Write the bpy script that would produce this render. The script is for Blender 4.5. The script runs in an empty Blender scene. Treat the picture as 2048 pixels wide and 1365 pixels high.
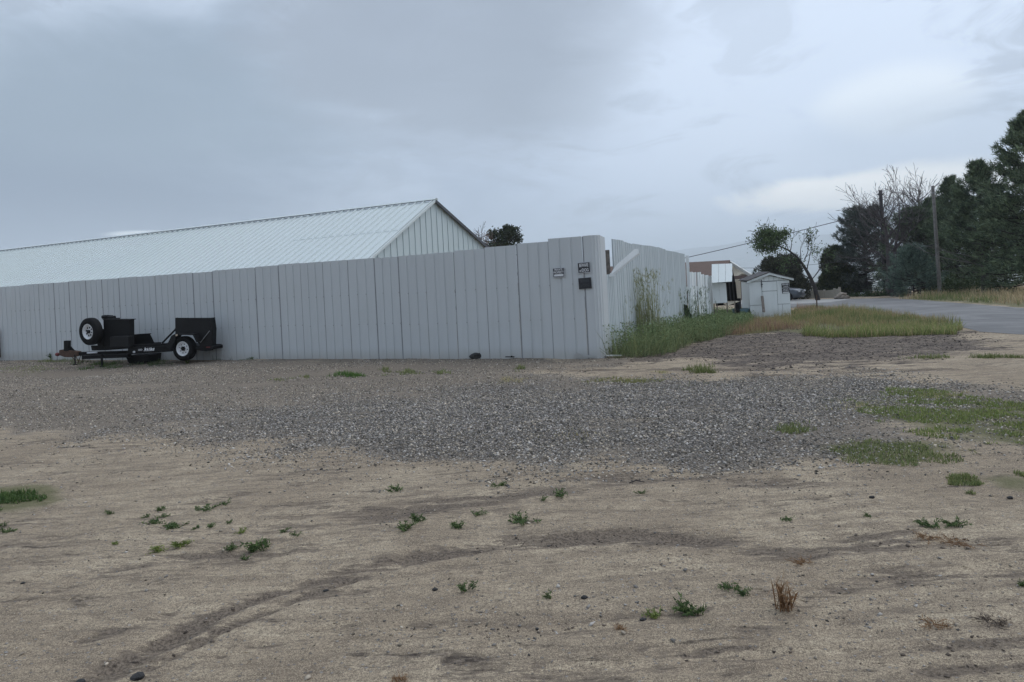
import bpy, math, random
import numpy as np
from mathutils import Vector, Matrix

R = math.radians
S = bpy.context.scene
C = S.collection
rng = np.random.default_rng(7)
random.seed(7)

# ------------------------------------------------------------------ camera
F, RHO, YH, H = 1450.0, R(3.0), 556.0, 2.03      # focal length in photo pixels, roll, horizon row, eye height
cam = bpy.data.cameras.new('camera')
cam.sensor_width = 36.0
cam.lens = F / 2048 * 36
cam.shift_y = -(682.5 - YH) / 2048
cam.clip_start = 0.05
cam.clip_end = 40000
co = bpy.data.objects.new('camera', cam)
C.objects.link(co)
co.matrix_world = Matrix.Translation((0, 0, H)) @ Matrix.Rotation(R(90), 4, 'X') @ Matrix.Rotation(-RHO, 4, 'Z')
S.camera = co

# ------------------------------------------------------------------ node helpers
class NT:
    def __init__(s, tree):
        s.t = tree
    def n(s, typ, ins=None, **props):
        nd = s.t.nodes.new(typ)
        for k, v in props.items():
            setattr(nd, k, v)
        for k, v in (ins or {}).items():
            sock = nd.inputs[k]
            if isinstance(v, bpy.types.NodeSocket):
                s.t.links.new(v, sock)
            else:
                sock.default_value = v
        return nd
    def m(s, op, a, b=0.0, c=0.0, clamp=False):
        nd = s.n('ShaderNodeMath', operation=op, use_clamp=clamp)
        for i, v in enumerate((a, b, c)):
            if isinstance(v, bpy.types.NodeSocket):
                s.t.links.new(v, nd.inputs[i])
            else:
                nd.inputs[i].default_value = v
        return nd.outputs[0]
    def mix(s, f, a, b, blend='MIX'):
        nd = s.n('ShaderNodeMix', data_type='RGBA', blend_type=blend)
        for i, v in ((0, f), (6, a), (7, b)):
            if isinstance(v, bpy.types.NodeSocket):
                s.t.links.new(v, nd.inputs[i])
            else:
                nd.inputs[i].default_value = v if i == 0 else (*v[:3], 1)
        return nd.outputs[2]
    def ss(s, v, lo, hi):                          # smoothstep
        nd = s.n('ShaderNodeMapRange', {'Value': v, 'From Min': lo, 'From Max': hi}, interpolation_type='SMOOTHSTEP')
        return nd.outputs[0]
    def noise(s, vec, scale, detail=4.0, rough=0.55, dist=0.0):
        return s.n('ShaderNodeTexNoise', {'Vector': vec, 'Scale': scale, 'Detail': detail, 'Roughness': rough, 'Distortion': dist})

def px2ray(px, py):
    x, y = px - 1024, YH - py
    u = x * math.cos(RHO) + y * math.sin(RHO)
    v = -x * math.sin(RHO) + y * math.cos(RHO)
    return u / F, v / F

def azel(px, py):
    u, v = px2ray(px, py)
    return math.atan(u), math.atan2(v, math.hypot(1, u))

# ------------------------------------------------------------------ world: overcast sky
SUN_EL, SUN_AZ = R(58), R(75)                      # azimuth measured from +Y towards +X
w = bpy.data.worlds.new('World')
S.world = w
w.use_nodes = True
w.node_tree.nodes.clear()
t = NT(w.node_tree)
tc = t.n('ShaderNodeTexCoord').outputs['Generated']
sep = t.n('ShaderNodeSeparateXYZ', {0: tc})
az = t.m('ARCTAN2', sep.outputs[0], sep.outputs[1])
el = t.m('ARCSINE', sep.outputs[2])
stretch = t.n('ShaderNodeVectorMath', {0: tc, 1: (1.0, 1.0, 2.6)}, operation='MULTIPLY').outputs[0]
n1 = t.noise(stretch, 2.6, 6, 0.55, 0.4).outputs[0]
n2 = t.noise(stretch, 6.0, 6, 0.6, 0.8).outputs[0]
warp = t.m('ADD', t.m('MULTIPLY', t.m('SUBTRACT', n1, 0.5), 1.6), t.m('MULTIPLY', t.m('SUBTRACT', n2, 0.5), 0.9))

def blob(px, py, wx, wy, soft=0.7, k=0.8):
    a0, e0 = azel(px, py)
    dx = t.m('DIVIDE', t.m('SUBTRACT', az, a0), wx / F)
    dy = t.m('DIVIDE', t.m('SUBTRACT', el, e0), wy / F)
    d = t.m('SQRT', t.m('ADD', t.m('MULTIPLY', dx, dx), t.m('MULTIPLY', dy, dy)))
    d = t.m('ADD', d, t.m('MULTIPLY', warp, k))
    return t.ss(d, 1 + soft * 0.5, 1 - soft * 0.5)

side = t.ss(az, R(-36), R(32))
colr = t.n('ShaderNodeValToRGB', {0: side})
cr = colr.color_ramp
cr.elements[0].position, cr.elements[0].color = 0.0, (0.225, 0.305, 0.405, 1)
cr.elements[1].position, cr.elements[1].color = 1.0, (0.60, 0.72, 0.92, 1)
e = cr.elements.new(0.5); e.color = (0.405, 0.505, 0.675, 1)
col = colr.outputs[0]
col = t.mix(t.m('MULTIPLY', t.ss(n1, 0.40, 0.64), 0.7), col, (0.56, 0.665, 0.83))
col = t.mix(t.m('MULTIPLY', t.ss(n2, 0.48, 0.62), 0.7), col, (0.30, 0.37, 0.475))
col = t.mix(t.m('MULTIPLY', blob(100, 440, 560, 140, 1.2, 1.0), 0.9), col, (0.085, 0.135, 0.225))     # dark bank above the barn
col = t.mix(t.m('MULTIPLY', blob(300, 190, 360, 130, 1.2), 0.85), col, (0.20, 0.275, 0.36))
col = t.mix(t.m('MULTIPLY', blob(920, 50, 400, 230, 0.5, 0.9), 0.9), col, (0.265, 0.32, 0.405))      # heavy cloud base
col = t.mix(t.m('MULTIPLY', blob(1110, 120, 190, 170, 0.6, 1.1), 0.55), col, (0.26, 0.315, 0.40))
col = t.mix(t.m('MULTIPLY', blob(1560, 110, 330, 230, 1.2), 0.6), col, (0.62, 0.73, 0.90))
col = t.mix(t.m('MULTIPLY', blob(1770, 378, 240, 36, 0.5, 1.1), 0.9), col, (1.22, 1.20, 1.12))   # pale break in the cloud
col = t.mix(t.m('MULTIPLY', blob(1800, 200, 110, 50, 0.9, 0.6), 0.6), col, (0.85, 0.93, 1.0))
col = t.mix(t.m('MULTIPLY', blob(1940, 260, 260, 60, 0.9, 0.5), 0.4), col, (0.40, 0.50, 0.64))
col = t.mix(t.m('MULTIPLY', blob(285, 468, 55, 6, 0.8, 0.4), 0.9), col, (1.0, 1.08, 1.1))
col = t.n('ShaderNodeHueSaturation', {'Color': col, 'Saturation': 0.88, 'Value': 0.98}).outputs[0]
zen = t.m('ADD', 1.0, t.m('MULTIPLY', t.ss(sep.outputs[2], 0.35, 1.0), 0.45))                    # overcast sky brightens overhead
cloud = t.n('ShaderNodeVectorMath', {0: col, 'Scale': t.m('MULTIPLY', zen, 12.3)}, operation='SCALE').outputs[0]
nish = t.n('ShaderNodeTexSky', sky_type='NISHITA', sun_disc=False, sun_elevation=SUN_EL, sun_rotation=SUN_AZ, air_density=1.5, dust_density=3.0)
skyc = t.mix(0.93, nish.outputs[0], cloud)
bg = t.n('ShaderNodeBackground', {'Color': skyc, 'Strength': 0.1})
out = t.n('ShaderNodeOutputWorld', {'Surface': bg.outputs[0]})

sun = bpy.data.lights.new('sun', 'SUN')
sun.energy = 1.1
sun.angle = R(40)
sun.color = (1.0, 0.965, 0.92)
so = bpy.data.objects.new('sun', sun)
C.objects.link(so)
sd = Vector((math.sin(SUN_AZ) * math.cos(SUN_EL), math.cos(SUN_AZ) * math.cos(SUN_EL), math.sin(SUN_EL)))
so.rotation_euler = (-sd).to_track_quat('-Z', 'Y').to_euler()

vs = S.view_settings
vs.view_transform = 'Standard'
vs.look = 'None'
vs.exposure = 0.12
vs.gamma = 1.0
vs.use_curve_mapping = False
S.cycles.use_denoising = True
S.cycles.denoiser = 'OPENIMAGEDENOISE'
S.cycles.denoising_input_passes = 'RGB_ALBEDO_NORMAL'
S.cycles.denoising_prefilter = 'ACCURATE'
S.cycles.max_bounces = 8
S.cycles.volume_bounces = 2

# ------------------------------------------------------------------ geometry helpers
def hgt(x, y):
    """large shape of the ground: level yard, a gentle fall beyond it, then the drop to the valley"""
    x = np.asarray(x, float); y = np.asarray(y, float)
    s = 6.0
    d = np.where((y - 28) / s > 30, y - 28, s * np.log1p(np.exp(np.clip((y - 28) / s, -40, 30))))
    z = -0.033 * d
    d2 = np.maximum(0, y - 95)
    z = z - 60 * (1 - np.exp(-(d2 / 160.0) ** 1.5))
    z = np.maximum(z, -62)
    z = z - 0.16 * np.exp(-(((x + 13.0) / 2.6) ** 2 + ((y - 21.6) / 2.2) ** 2))
    return z

def W(px, py, Y):
    u, v = px2ray(px, py)
    return np.array([u * Y, Y, H + v * Y])

def G(px, py):
    """photo pixel -> point on the ground"""
    u, v = px2ray(px, py)
    lo, hi = 1.0, 140.0
    f = lambda Y: H + v * Y - float(hgt(u * Y, Y))
    ys = np.linspace(lo, hi, 1400)
    zz = H + v * ys - hgt(u * ys, ys)
    k = np.where(zz < 0)[0]
    if len(k) == 0:
        Y = hi
    else:
        a, b = ys[max(k[0] - 1, 0)], ys[k[0]]
        for _ in range(30):
            m = (a + b) / 2
            if f(m) < 0: b = m
            else: a = m
        Y = (a + b) / 2
    return np.array([u * Y, Y, float(hgt(u * Y, Y))])

def Gs(pts):
    return np.array([G(*p)[:2] for p in pts])

def vnoise(x, y, seed=0):
    xi, yi = np.floor(x).astype(np.int64), np.floor(y).astype(np.int64)
    fx, fy = x - xi, y - yi
    fx, fy = fx * fx * (3 - 2 * fx), fy * fy * (3 - 2 * fy)
    def h(a, b):
        n = (a * 374761393 + b * 668265263 + seed * 1442695041) & 0x7fffffff
        n = ((n ^ (n >> 13)) * 1274126177) & 0x7fffffff
        return ((n ^ (n >> 16)) & 0xffff) / 65535.0
    return (h(xi, yi) * (1 - fx) + h(xi + 1, yi) * fx) * (1 - fy) + (h(xi, yi + 1) * (1 - fx) + h(xi + 1, yi + 1) * fx) * fy

def fbm(x, y, seed=0, oct=4):
    s, a, tot = 0, 0.5, 0
    for k in range(oct):
        s = s + a * vnoise(x * 2 ** k + 17.3 * k, y * 2 ** k - 9.1 * k, seed + k)
        tot += a
        a *= 0.5
    return s / tot

def inpoly(x, y, P):
    c = np.zeros(np.shape(x), bool)
    n = len(P)
    for i in range(n):
        x1, y1 = P[i]; x2, y2 = P[(i + 1) % n]
        if y1 == y2: continue
        k = ((y1 > y) != (y2 > y)) & (x < (x2 - x1) * (y - y1) / (y2 - y1) + x1)
        c ^= k
    return c

def segdist(x, y, P, closed=False):
    d = np.full(np.shape(x), 1e9)
    n = len(P)
    for i in range(n if closed else n - 1):
        a, b = np.array(P[i]), np.array(P[(i + 1) % n])
        ab = b - a
        L = max(float(ab @ ab), 1e-9)
        tt = np.clip(((x - a[0]) * ab[0] + (y - a[1]) * ab[1]) / L, 0, 1)
        d = np.minimum(d, np.hypot(x - a[0] - tt * ab[0], y - a[1] - tt * ab[1]))
    return d

def sstep(v, a, b):
    q = np.clip((v - a) / (b - a), 0, 1)
    return q * q * (3 - 2 * q)

def polymask(x, y, P, soft):
    d = segdist(x, y, P, True)
    d = np.where(inpoly(x, y, P), d, -d)
    return sstep(d, -soft, soft)

class MB:
    """collects shapes into one mesh"""
    def __init__(s):
        s.v, s.f = [], []
    def add(s, vs, fs):
        o = len(s.v)
        s.v += [tuple(map(float, p)) for p in vs]
        s.f += [tuple(i + o for i in f) for f in fs]
        return s
    def box(s, c, size, ax=None):
        c = np.array(c, float); h = np.array(size, float) / 2
        ax = np.eye(3) if ax is None else np.array(ax, float)
        vs = [c + ax.T @ (h * np.array(k)) for k in ((-1,-1,-1),(1,-1,-1),(1,1,-1),(-1,1,-1),(-1,-1,1),(1,-1,1),(1,1,1),(-1,1,1))]
        return s.add(vs, [(0,3,2,1),(4,5,6,7),(0,1,5,4),(1,2,6,5),(2,3,7,6),(3,0,4,7)])
    def bar(s, a, b, wid, thick, up=(0, 0, 1)):
        a, b = np.array(a, float), np.array(b, float)
        d = b - a; L = np.linalg.norm(d); d /= L
        up = np.array(up, float)
        if abs(d @ up) > 0.98: up = np.array([1.0, 0, 0])
        sx = np.cross(d, up); sx /= np.linalg.norm(sx)
        uz = np.cross(sx, d)
        return s.box((a + b) / 2, (L, wid, thick), (d, sx, uz))
    def prism(s, poly, o, ex, ey, dv):
        """polygon (2-D) in the plane o+ex*x+ey*y, thickened by vector dv"""
        o, ex, ey, dv = (np.array(q, float) for q in (o, ex, ey, dv))
        n = len(poly)
        a = [o + ex * p[0] + ey * p[1] for p in poly]
        b = [p + dv for p in a]
        return s.add(a + b, [tuple(range(n)), tuple(range(2 * n - 1, n - 1, -1))] + [(i, i + n, (i + 1) % n + n, (i + 1) % n) for i in range(n)])
    def tube(s, pts, rad, n=6, caps=True):
        pts = [np.array(p, float) for p in pts]
        vs, fs = [], []
        ref = None
        for i, p in enumerate(pts):
            d = pts[min(i + 1, len(pts) - 1)] - pts[max(i - 1, 0)]
            d = d / max(np.linalg.norm(d), 1e-9)
            if ref is None:
                ref = np.array([1.0, 0, 0]) if abs(d[0]) < 0.8 else np.array([0, 1.0, 0])
            a = np.cross(d, ref); a /= max(np.linalg.norm(a), 1e-9)
            b = np.cross(d, a)
            ref = -np.cross(d, a) if False else np.cross(a, d) * -1 + 0 * ref if False else ref
            for k in range(n):
                q = 2 * math.pi * k / n
                vs.append(p + (a * math.cos(q) + b * math.sin(q)) * rad[i])
        for i in range(len(pts) - 1):
            for k in range(n):
                k2 = (k + 1) % n
                fs.append((i * n + k, i * n + k2, (i + 1) * n + k2, (i + 1) * n + k))
        if caps:
            fs.append(tuple(range(n - 1, -1, -1)))
            fs.append(tuple(range((len(pts) - 1) * n, len(pts) * n)))
        return s.add(vs, fs)
    def lathe(s, prof, c, axis, n=28, closed=False):
        """profile of (radius, offset along axis)"""
        c = np.array(c, float); axis = np.array(axis, float); axis /= np.linalg.norm(axis)
        a = np.cross(axis, (0, 0, 1.0) if abs(axis[2]) < 0.9 else (1.0, 0, 0)); a /= np.linalg.norm(a)
        b = np.cross(axis, a)
        vs, fs = [], []
        m = len(prof)
        for r_, o_ in prof:
            for k in range(n):
                q = 2 * math.pi * k / n
                vs.append(c + axis * o_ + (a * math.cos(q) + b * math.sin(q)) * r_)
        for i in range(m if closed else m - 1):
            j = (i + 1) % m
            for k in range(n):
                k2 = (k + 1) % n
                fs.append((i * n + k, i * n + k2, j * n + k2, j * n + k))
        return s.add(vs, fs)

def finish(me, mat, smooth=False):
    if mat: me.materials.append(mat)
    if smooth: me.polygons.foreach_set('use_smooth', np.ones(len(me.polygons), bool))
    me.update()

def obj(name, mb, mat, parent=None, origin=None, smooth=False, bevel=0.0):
    """one mesh object; vertices given in world space, parents carry no rotation"""
    if origin is None:
        origin = np.array(parent['_o']) if parent is not None else np.zeros(3)
    origin = np.array(origin, float)
    me = bpy.data.meshes.new(name)
    me.from_pydata([tuple(np.array(p) - origin) for p in mb.v], [], mb.f)
    finish(me, mat, smooth)
    o = bpy.data.objects.new(name, me)
    C.objects.link(o)
    if parent is not None:
        o.parent = parent
        o.location = tuple(origin - np.array(parent['_o']))
    else:
        o.location = tuple(origin)
    o['_o'] = [float(q) for q in origin]
    if bevel:
        b = o.modifiers.new('edge', 'BEVEL'); b.width = bevel; b.segments = 2; b.limit_method = 'ANGLE'
    return o

def tag(o, label=None, cat=None, group=None, kind=None):
    for k, v in (('label', label), ('category', cat), ('group', group), ('kind', kind)):
        if v: o[k] = v
    return o

def thing(name, loc, label, cat, group=None):
    o = bpy.data.objects.new(name, None)
    C.objects.link(o)
    o.empty_display_size = 0.2
    o.location = tuple(map(float, loc))
    o['_o'] = [float(q) for q in loc]
    return tag(o, label, cat, group)

def copy_tree(o, parent=None, shift=(0, 0, 0), rotz=None, scale=None):
    c = o.copy(); C.objects.link(c)
    if parent is not None: c.parent = parent
    else:
        c.location = Vector(o.location) + Vector(shift)
        if rotz is not None: c.rotation_euler.z = rotz
        if scale is not None: c.scale = (scale,) * 3
    for ch in list(o.children): copy_tree(ch, c)
    return c

def big(name, V, Fc, mat, col=None, attrs=None, smooth=False, parent=None):
    """large mesh from numpy arrays; Fc is (n,3) or (n,4)"""
    me = bpy.data.meshes.new(name)
    V = np.ascontiguousarray(V, np.float32)
    n, k = Fc.shape
    me.vertices.add(len(V)); me.vertices.foreach_set('co', V.ravel())
    me.loops.add(n * k); me.loops.foreach_set('vertex_index', np.ascontiguousarray(Fc, np.int32).ravel())
    me.polygons.add(n)
    me.polygons.foreach_set('loop_start', np.arange(0, n * k, k, dtype=np.int32))
    me.polygons.foreach_set('loop_total', np.full(n, k, np.int32))
    me.update(calc_edges=True)
    if col is not None:
        a = me.color_attributes.new('tint', 'FLOAT_COLOR', 'POINT')
        a.data.foreach_set('color', np.concatenate([col, np.ones((len(col), 1))], 1).astype(np.float32).ravel())
    for nm, arr in (attrs or {}).items():
        a = me.attributes.new(nm, 'FLOAT', 'POINT')
        a.data.foreach_set('value', np.ascontiguousarray(arr, np.float32))
    finish(me, mat, smooth)
    o = bpy.data.objects.new(name, me)
    C.objects.link(o)
    if parent is not None:
        o.parent = parent
        o.matrix_parent_inverse = Matrix.Translation(-Vector(parent.location))
    return o

# ------------------------------------------------------------------ materials
def newmat(name):
    m = bpy.data.materials.new(name)
    m.use_nodes = True
    t = NT(m.node_tree)
    b = m.node_tree.nodes['Principled BSDF']
    return m, t, b

def lk(t, a, b):
    t.t.links.new(a, b)

def simple(name, col, rough=0.6, metal=0.0, var=0.15, scale=6.0, bump=0.0, bscale=60.0, spec=0.5, col2=None):
    m, t, b = newmat(name)
    p = t.n('ShaderNodeTexCoord').outputs['Object']
    n = t.noise(p, scale, 5, 0.6).outputs[0]
    c2 = col2 or tuple(c * (1 - var) for c in col)
    lk(t, t.mix(t.ss(n, 0.3, 0.7), col, c2), b.inputs['Base Color'])
    b.inputs['Roughness'].default_value = rough
    b.inputs['Metallic'].default_value = metal
    b.inputs['Specular IOR Level'].default_value = spec
    if bump:
        bn = t.n('ShaderNodeBump', {'Strength': bump, 'Distance': 0.02, 'Height': t.noise(p, bscale, 4, 0.6).outputs[0]})
        lk(t, bn.outputs[0], b.inputs['Normal'])
    return m

def sheet(name, col, dirt=0.25, wav=0.25, each=0.16):
    """painted sheet metal: slight oil-canning, grime streaks, splash along the bottom edge"""
    m, t, b = newmat(name)
    g = t.n('ShaderNodeNewGeometry').outputs['Position']
    st = t.n('ShaderNodeVectorMath', {0: g, 1: (9.0, 9.0, 0.5)}, operation='MULTIPLY').outputs[0]
    streak = t.noise(st, 1.0, 4, 0.6).outputs[0]
    blot = t.noise(g, 0.9, 5, 0.6).outputs[0]
    rnd = t.n('ShaderNodeObjectInfo').outputs['Random']
    c = t.mix(t.m('MULTIPLY', t.ss(streak, 0.45, 0.75), dirt), col, tuple(q * 0.72 for q in col))
    c = t.mix(t.m('MULTIPLY', t.ss(blot, 0.5, 0.75), dirt), c, (col[0] * 0.80, col[1] * 0.79, col[2] * 0.74))
    c = t.mix(t.m('MULTIPLY', rnd, each), c, tuple(q * 0.75 for q in col))
    z = t.n('ShaderNodeSeparateXYZ', {0: g}).outputs[2]
    spl = t.m('MULTIPLY', t.ss(t.m('ADD', z, t.m('MULTIPLY', blot, 0.25)), 0.42, 0.10), 0.35)
    c = t.mix(spl, c, (0.30, 0.27, 0.22))
    lk(t, c, b.inputs['Base Color'])
    b.inputs['Roughness'].default_value = 0.42
    b.inputs['Specular IOR Level'].default_value = 0.35
    st2 = t.n('ShaderNodeVectorMath', {0: g, 1: (1.0, 1.0, 0.45)}, operation='MULTIPLY').outputs[0]
    hgtn = t.noise(st2, 2.2, 3, 0.5).outputs[0]
    bn = t.n('ShaderNodeBump', {'Strength': wav, 'Distance': 0.05, 'Height': hgtn})
    lk(t, bn.outputs[0], b.inputs['Normal'])
    return m

def tinted(name, rough=0.7, transl=0.0, vary=0.0):
    """colour from the per-piece tint"""
    m, t, b = newmat(name)
    a = t.n('ShaderNodeVertexColor', layer_name='tint').outputs[0]
    c = a
    if vary:
        p = t.n('ShaderNodeNewGeometry').outputs['Position']
        c = t.mix(vary, a, t.n('ShaderNodeHueSaturation', {'Color': a, 'Value': t.m('ADD', 0.3, t.m('MULTIPLY', t.noise(p, 40, 3).outputs[0], 1.4))}).outputs[0])
    lk(t, c, b.inputs['Base Color'])
    b.inputs['Roughness'].default_value = rough
    b.inputs['Specular IOR Level'].default_value = 0.3
    if transl:
        tr = t.n('ShaderNodeBsdfTranslucent', {'Color': c})
        mx = t.n('ShaderNodeMixShader', {0: transl, 1: b.outputs[0], 2: tr.outputs[0]})
        lk(t, mx.outputs[0], m.node_tree.nodes['Material Output'].inputs['Surface'])
    return m

M = {}
M['fence'] = sheet('fence_sheet_metal', (0.515, 0.538, 0.545), 0.16, 0.30, 0.12)
M['side'] = sheet('side_fence_metal', (0.47, 0.515, 0.53), 0.14, 0.15, 0.05)
M['barnwall'] = sheet('barn_wall_metal', (0.50, 0.565, 0.57), 0.12, 0.10, 0.05)
M['barnroof'] = sheet('barn_roof_metal', (0.575, 0.622, 0.615), 0.12, 0.05, 0.03)
M['white'] = sheet('white_paint', (0.72, 0.75, 0.75), 0.22, 0.1)
M['joint_shadow'] = simple('joint_shadow_grey', (0.25, 0.26, 0.27), 0.7)  # dark grey that stands in for the shadow at the panel laps
M['trim'] = simple('dark_trim', (0.07, 0.075, 0.085), 0.6)
M['black'] = simple('black_paint', (0.004, 0.004, 0.0045), 0.6, spec=0.25, var=0.4, scale=9, bump=0.05)
M['tread'] = simple('black_tread_plate', (0.006, 0.0062, 0.007), 0.55, spec=0.3, var=0.5, scale=25, bump=0.3, bscale=90)
M['rubber'] = simple('tyre_rubber', (0.006, 0.006, 0.0065), 0.85, spec=0.25, bump=0.2)
M['rim'] = simple('white_wheel_paint', (0.72, 0.73, 0.74), 0.4, var=0.2, scale=18)
M['steel'] = simple('bare_steel', (0.32, 0.32, 0.32), 0.45, 0.7)
M['rust'] = simple('rusty_steel', (0.10, 0.055, 0.035), 0.8, var=0.5, scale=30)
M['red'] = simple('red_cap', (0.14, 0.02, 0.02), 0.6)
M['amber'] = simple('pale_lens', (0.5, 0.42, 0.32), 0.3)
M['wood'] = simple('weathered_wood', (0.17, 0.145, 0.125), 0.85, var=0.45, scale=14, bump=0.3)
M['pole'] = simple('pole_wood', (0.25, 0.23, 0.215), 0.85, var=0.4, scale=5, bump=0.3)
M['poledark'] = simple('dark_pole_wood', (0.06, 0.058, 0.06), 0.85, var=0.4, scale=5)
M['signblack'] = simple('sign_black', (0.012, 0.013, 0.018), 0.45)
M['signwhite'] = simple('sign_white', (0.70, 0.71, 0.72), 0.5, var=0.05)
M['signgrey'] = simple('faded_letters', (0.055, 0.058, 0.065), 0.6)
M['alu'] = simple('sign_edge', (0.55, 0.57, 0.6), 0.45)
M['beige'] = simple('beige_stucco', (0.48, 0.43, 0.34), 0.85, var=0.1)
M['tanvinyl'] = simple('tan_vinyl', (0.46, 0.43, 0.37), 0.6, var=0.1, scale=3)
M['fascia'] = simple('house_fascia', (0.62, 0.62, 0.58), 0.7, var=0.1)
M['cloth'] = simple('dark_cloth', (0.012, 0.012, 0.013), 0.95, var=0.4, bump=0.4, bscale=20)
M['tarp'] = simple('blue_green_plastic', (0.035, 0.085, 0.10), 0.5)
M['rock'] = simple('dark_rock', (0.035, 0.033, 0.032), 0.9, var=0.5, scale=20, bump=0.5)
M['rocktan'] = simple('tan_rock', (0.30, 0.255, 0.21), 0.9, var=0.4, scale=3, bump=0.5, bscale=8)
M['bark'] = simple('grey_bark', (0.085, 0.075, 0.072), 0.9, var=0.4, scale=6, bump=0.5, bscale=25)
M['bareb'] = simple('bare_bark', (0.105, 0.088, 0.088), 0.9, var=0.4, scale=3)
M['deadb'] = simple('dead_limb', (0.24, 0.225, 0.215), 0.9, var=0.3, scale=3)
M['barkdk'] = simple('dark_bark', (0.045, 0.038, 0.036), 0.95, var=0.4, scale=6)
M['leaf'] = tinted('leaves', 0.65, 0.18)
M['needle'] = tinted('needles', 0.7, 0.08)
M['grass'] = tinted('grass_blades', 0.7, 0.32)
M['stone'] = tinted('gravel_stone', 0.85, 0.0, 0.5)
M['wire'] = simple('cable', (0.05, 0.05, 0.055), 0.7)
M['carpaint'] = simple('car_paint', (0.10, 0.11, 0.125), 0.28, 0.5, var=0.05)
M['glass'] = simple('dark_glass', (0.02, 0.024, 0.028), 0.06, spec=0.8)
M['lamp'] = simple('headlight_lens', (0.5, 0.52, 0.54), 0.12)
M['chrome'] = simple('chrome', (0.5, 0.52, 0.54), 0.2, 0.8)
M['concrete'] = simple('concrete', (0.34, 0.335, 0.32), 0.9, var=0.25, scale=1.2, bump=0.2)
M['shingledk'] = simple('dark_shingle', (0.085, 0.08, 0.08), 0.95, var=0.4, scale=9, bump=0.3)
M['palewall'] = simple('pale_blue_siding', (0.50, 0.57, 0.64), 0.7, var=0.08)
M['farwhite'] = simple('far_wall', (0.72, 0.72, 0.72), 0.8)
M['town'] = simple('far_town', (0.65, 0.65, 0.62), 0.9, var=0.5, scale=0.01)

def shingle_mat():
    m, t, b = newmat('brown_shingle')
    p = t.n('ShaderNodeNewGeometry').outputs['Position']
    br = t.n('ShaderNodeTexBrick', {'Vector': t.n('ShaderNodeVectorMath', {0: p, 1: (1, 1.9, 1.9)}, operation='MULTIPLY').outputs[0], 'Color1': (0.090, 0.056, 0.042, 1), 'Color2': (0.135, 0.090, 0.070, 1), 'Mortar': (0.06, 0.045, 0.04, 1), 'Scale': 1.0, 'Mortar Size': 0.012, 'Brick Width': 0.3, 'Row Height': 0.14})
    lk(t, t.mix(t.ss(t.noise(p, 8, 5, 0.7).outputs[0], 0.35, 0.7), br.outputs[0], (0.115, 0.075, 0.06)), b.inputs['Base Color'])
    b.inputs['Roughness'].default_value = 0.95
    return m
M['shingle'] = shingle_mat()

def brick_mat():
    m, t, b = newmat('red_brick')
    p = t.n('ShaderNodeTexCoord').outputs['Object']
    sw = t.n('ShaderNodeSeparateXYZ', {0: p})
    v = t.n('ShaderNodeCombineXYZ', {0: t.m('ADD', sw.outputs[0], sw.outputs[1]), 1: sw.outputs[2]}).outputs[0]
    br = t.n('ShaderNodeTexBrick', {'Vector': v, 'Color1': (0.15, 0.085, 0.07, 1), 'Color2': (0.09, 0.06, 0.055, 1), 'Mortar': (0.17, 0.15, 0.14, 1), 'Scale': 1.0, 'Mortar Size': 0.012, 'Brick Width': 0.22, 'Row Height': 0.075})
    lk(t, br.outputs[0], b.inputs['Base Color'])
    b.inputs['Roughness'].default_value = 0.9
    return m
M['brick'] = brick_mat()

def road_mat():
    m, t, b = newmat('asphalt')
    p = t.n('ShaderNodeNewGeometry').outputs['Position']
    c = t.mix(t.ss(t.noise(p, 0.35, 6, 0.65, 1.0).outputs[0], 0.35, 0.65), (0.100, 0.098, 0.096), (0.185, 0.180, 0.174))
    c = t.mix(t.m('MULTIPLY', t.ss(t.noise(p, 60, 3).outputs[0], 0.4, 0.7), 0.4), c, (0.12, 0.12, 0.125))
    vo = t.n('ShaderNodeTexVoronoi', {'Vector': t.n('ShaderNodeVectorMath', {0: p, 1: t.noise(p, 1.5, 3).outputs['Color']}, operation='ADD').outputs[0], 'Scale': 0.28}, feature='DISTANCE_TO_EDGE')
    c = t.mix(t.m('MULTIPLY', t.m('MULTIPLY', t.ss(vo.outputs['Distance'], 0.03, 0.008), t.ss(t.noise(p, 0.2, 3).outputs[0], 0.50, 0.6)), 0.7), c, (0.05, 0.05, 0.052))
    lk(t, c, b.inputs['Base Color'])
    b.inputs['Roughness'].default_value = 0.8
    bn = t.n('ShaderNodeBump', {'Strength': 0.25, 'Distance': 0.01, 'Height': t.noise(p, 80, 3).outputs[0]})
    lk(t, bn.outputs[0], b.inputs['Normal'])
    return m
M['road'] = road_mat()

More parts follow.
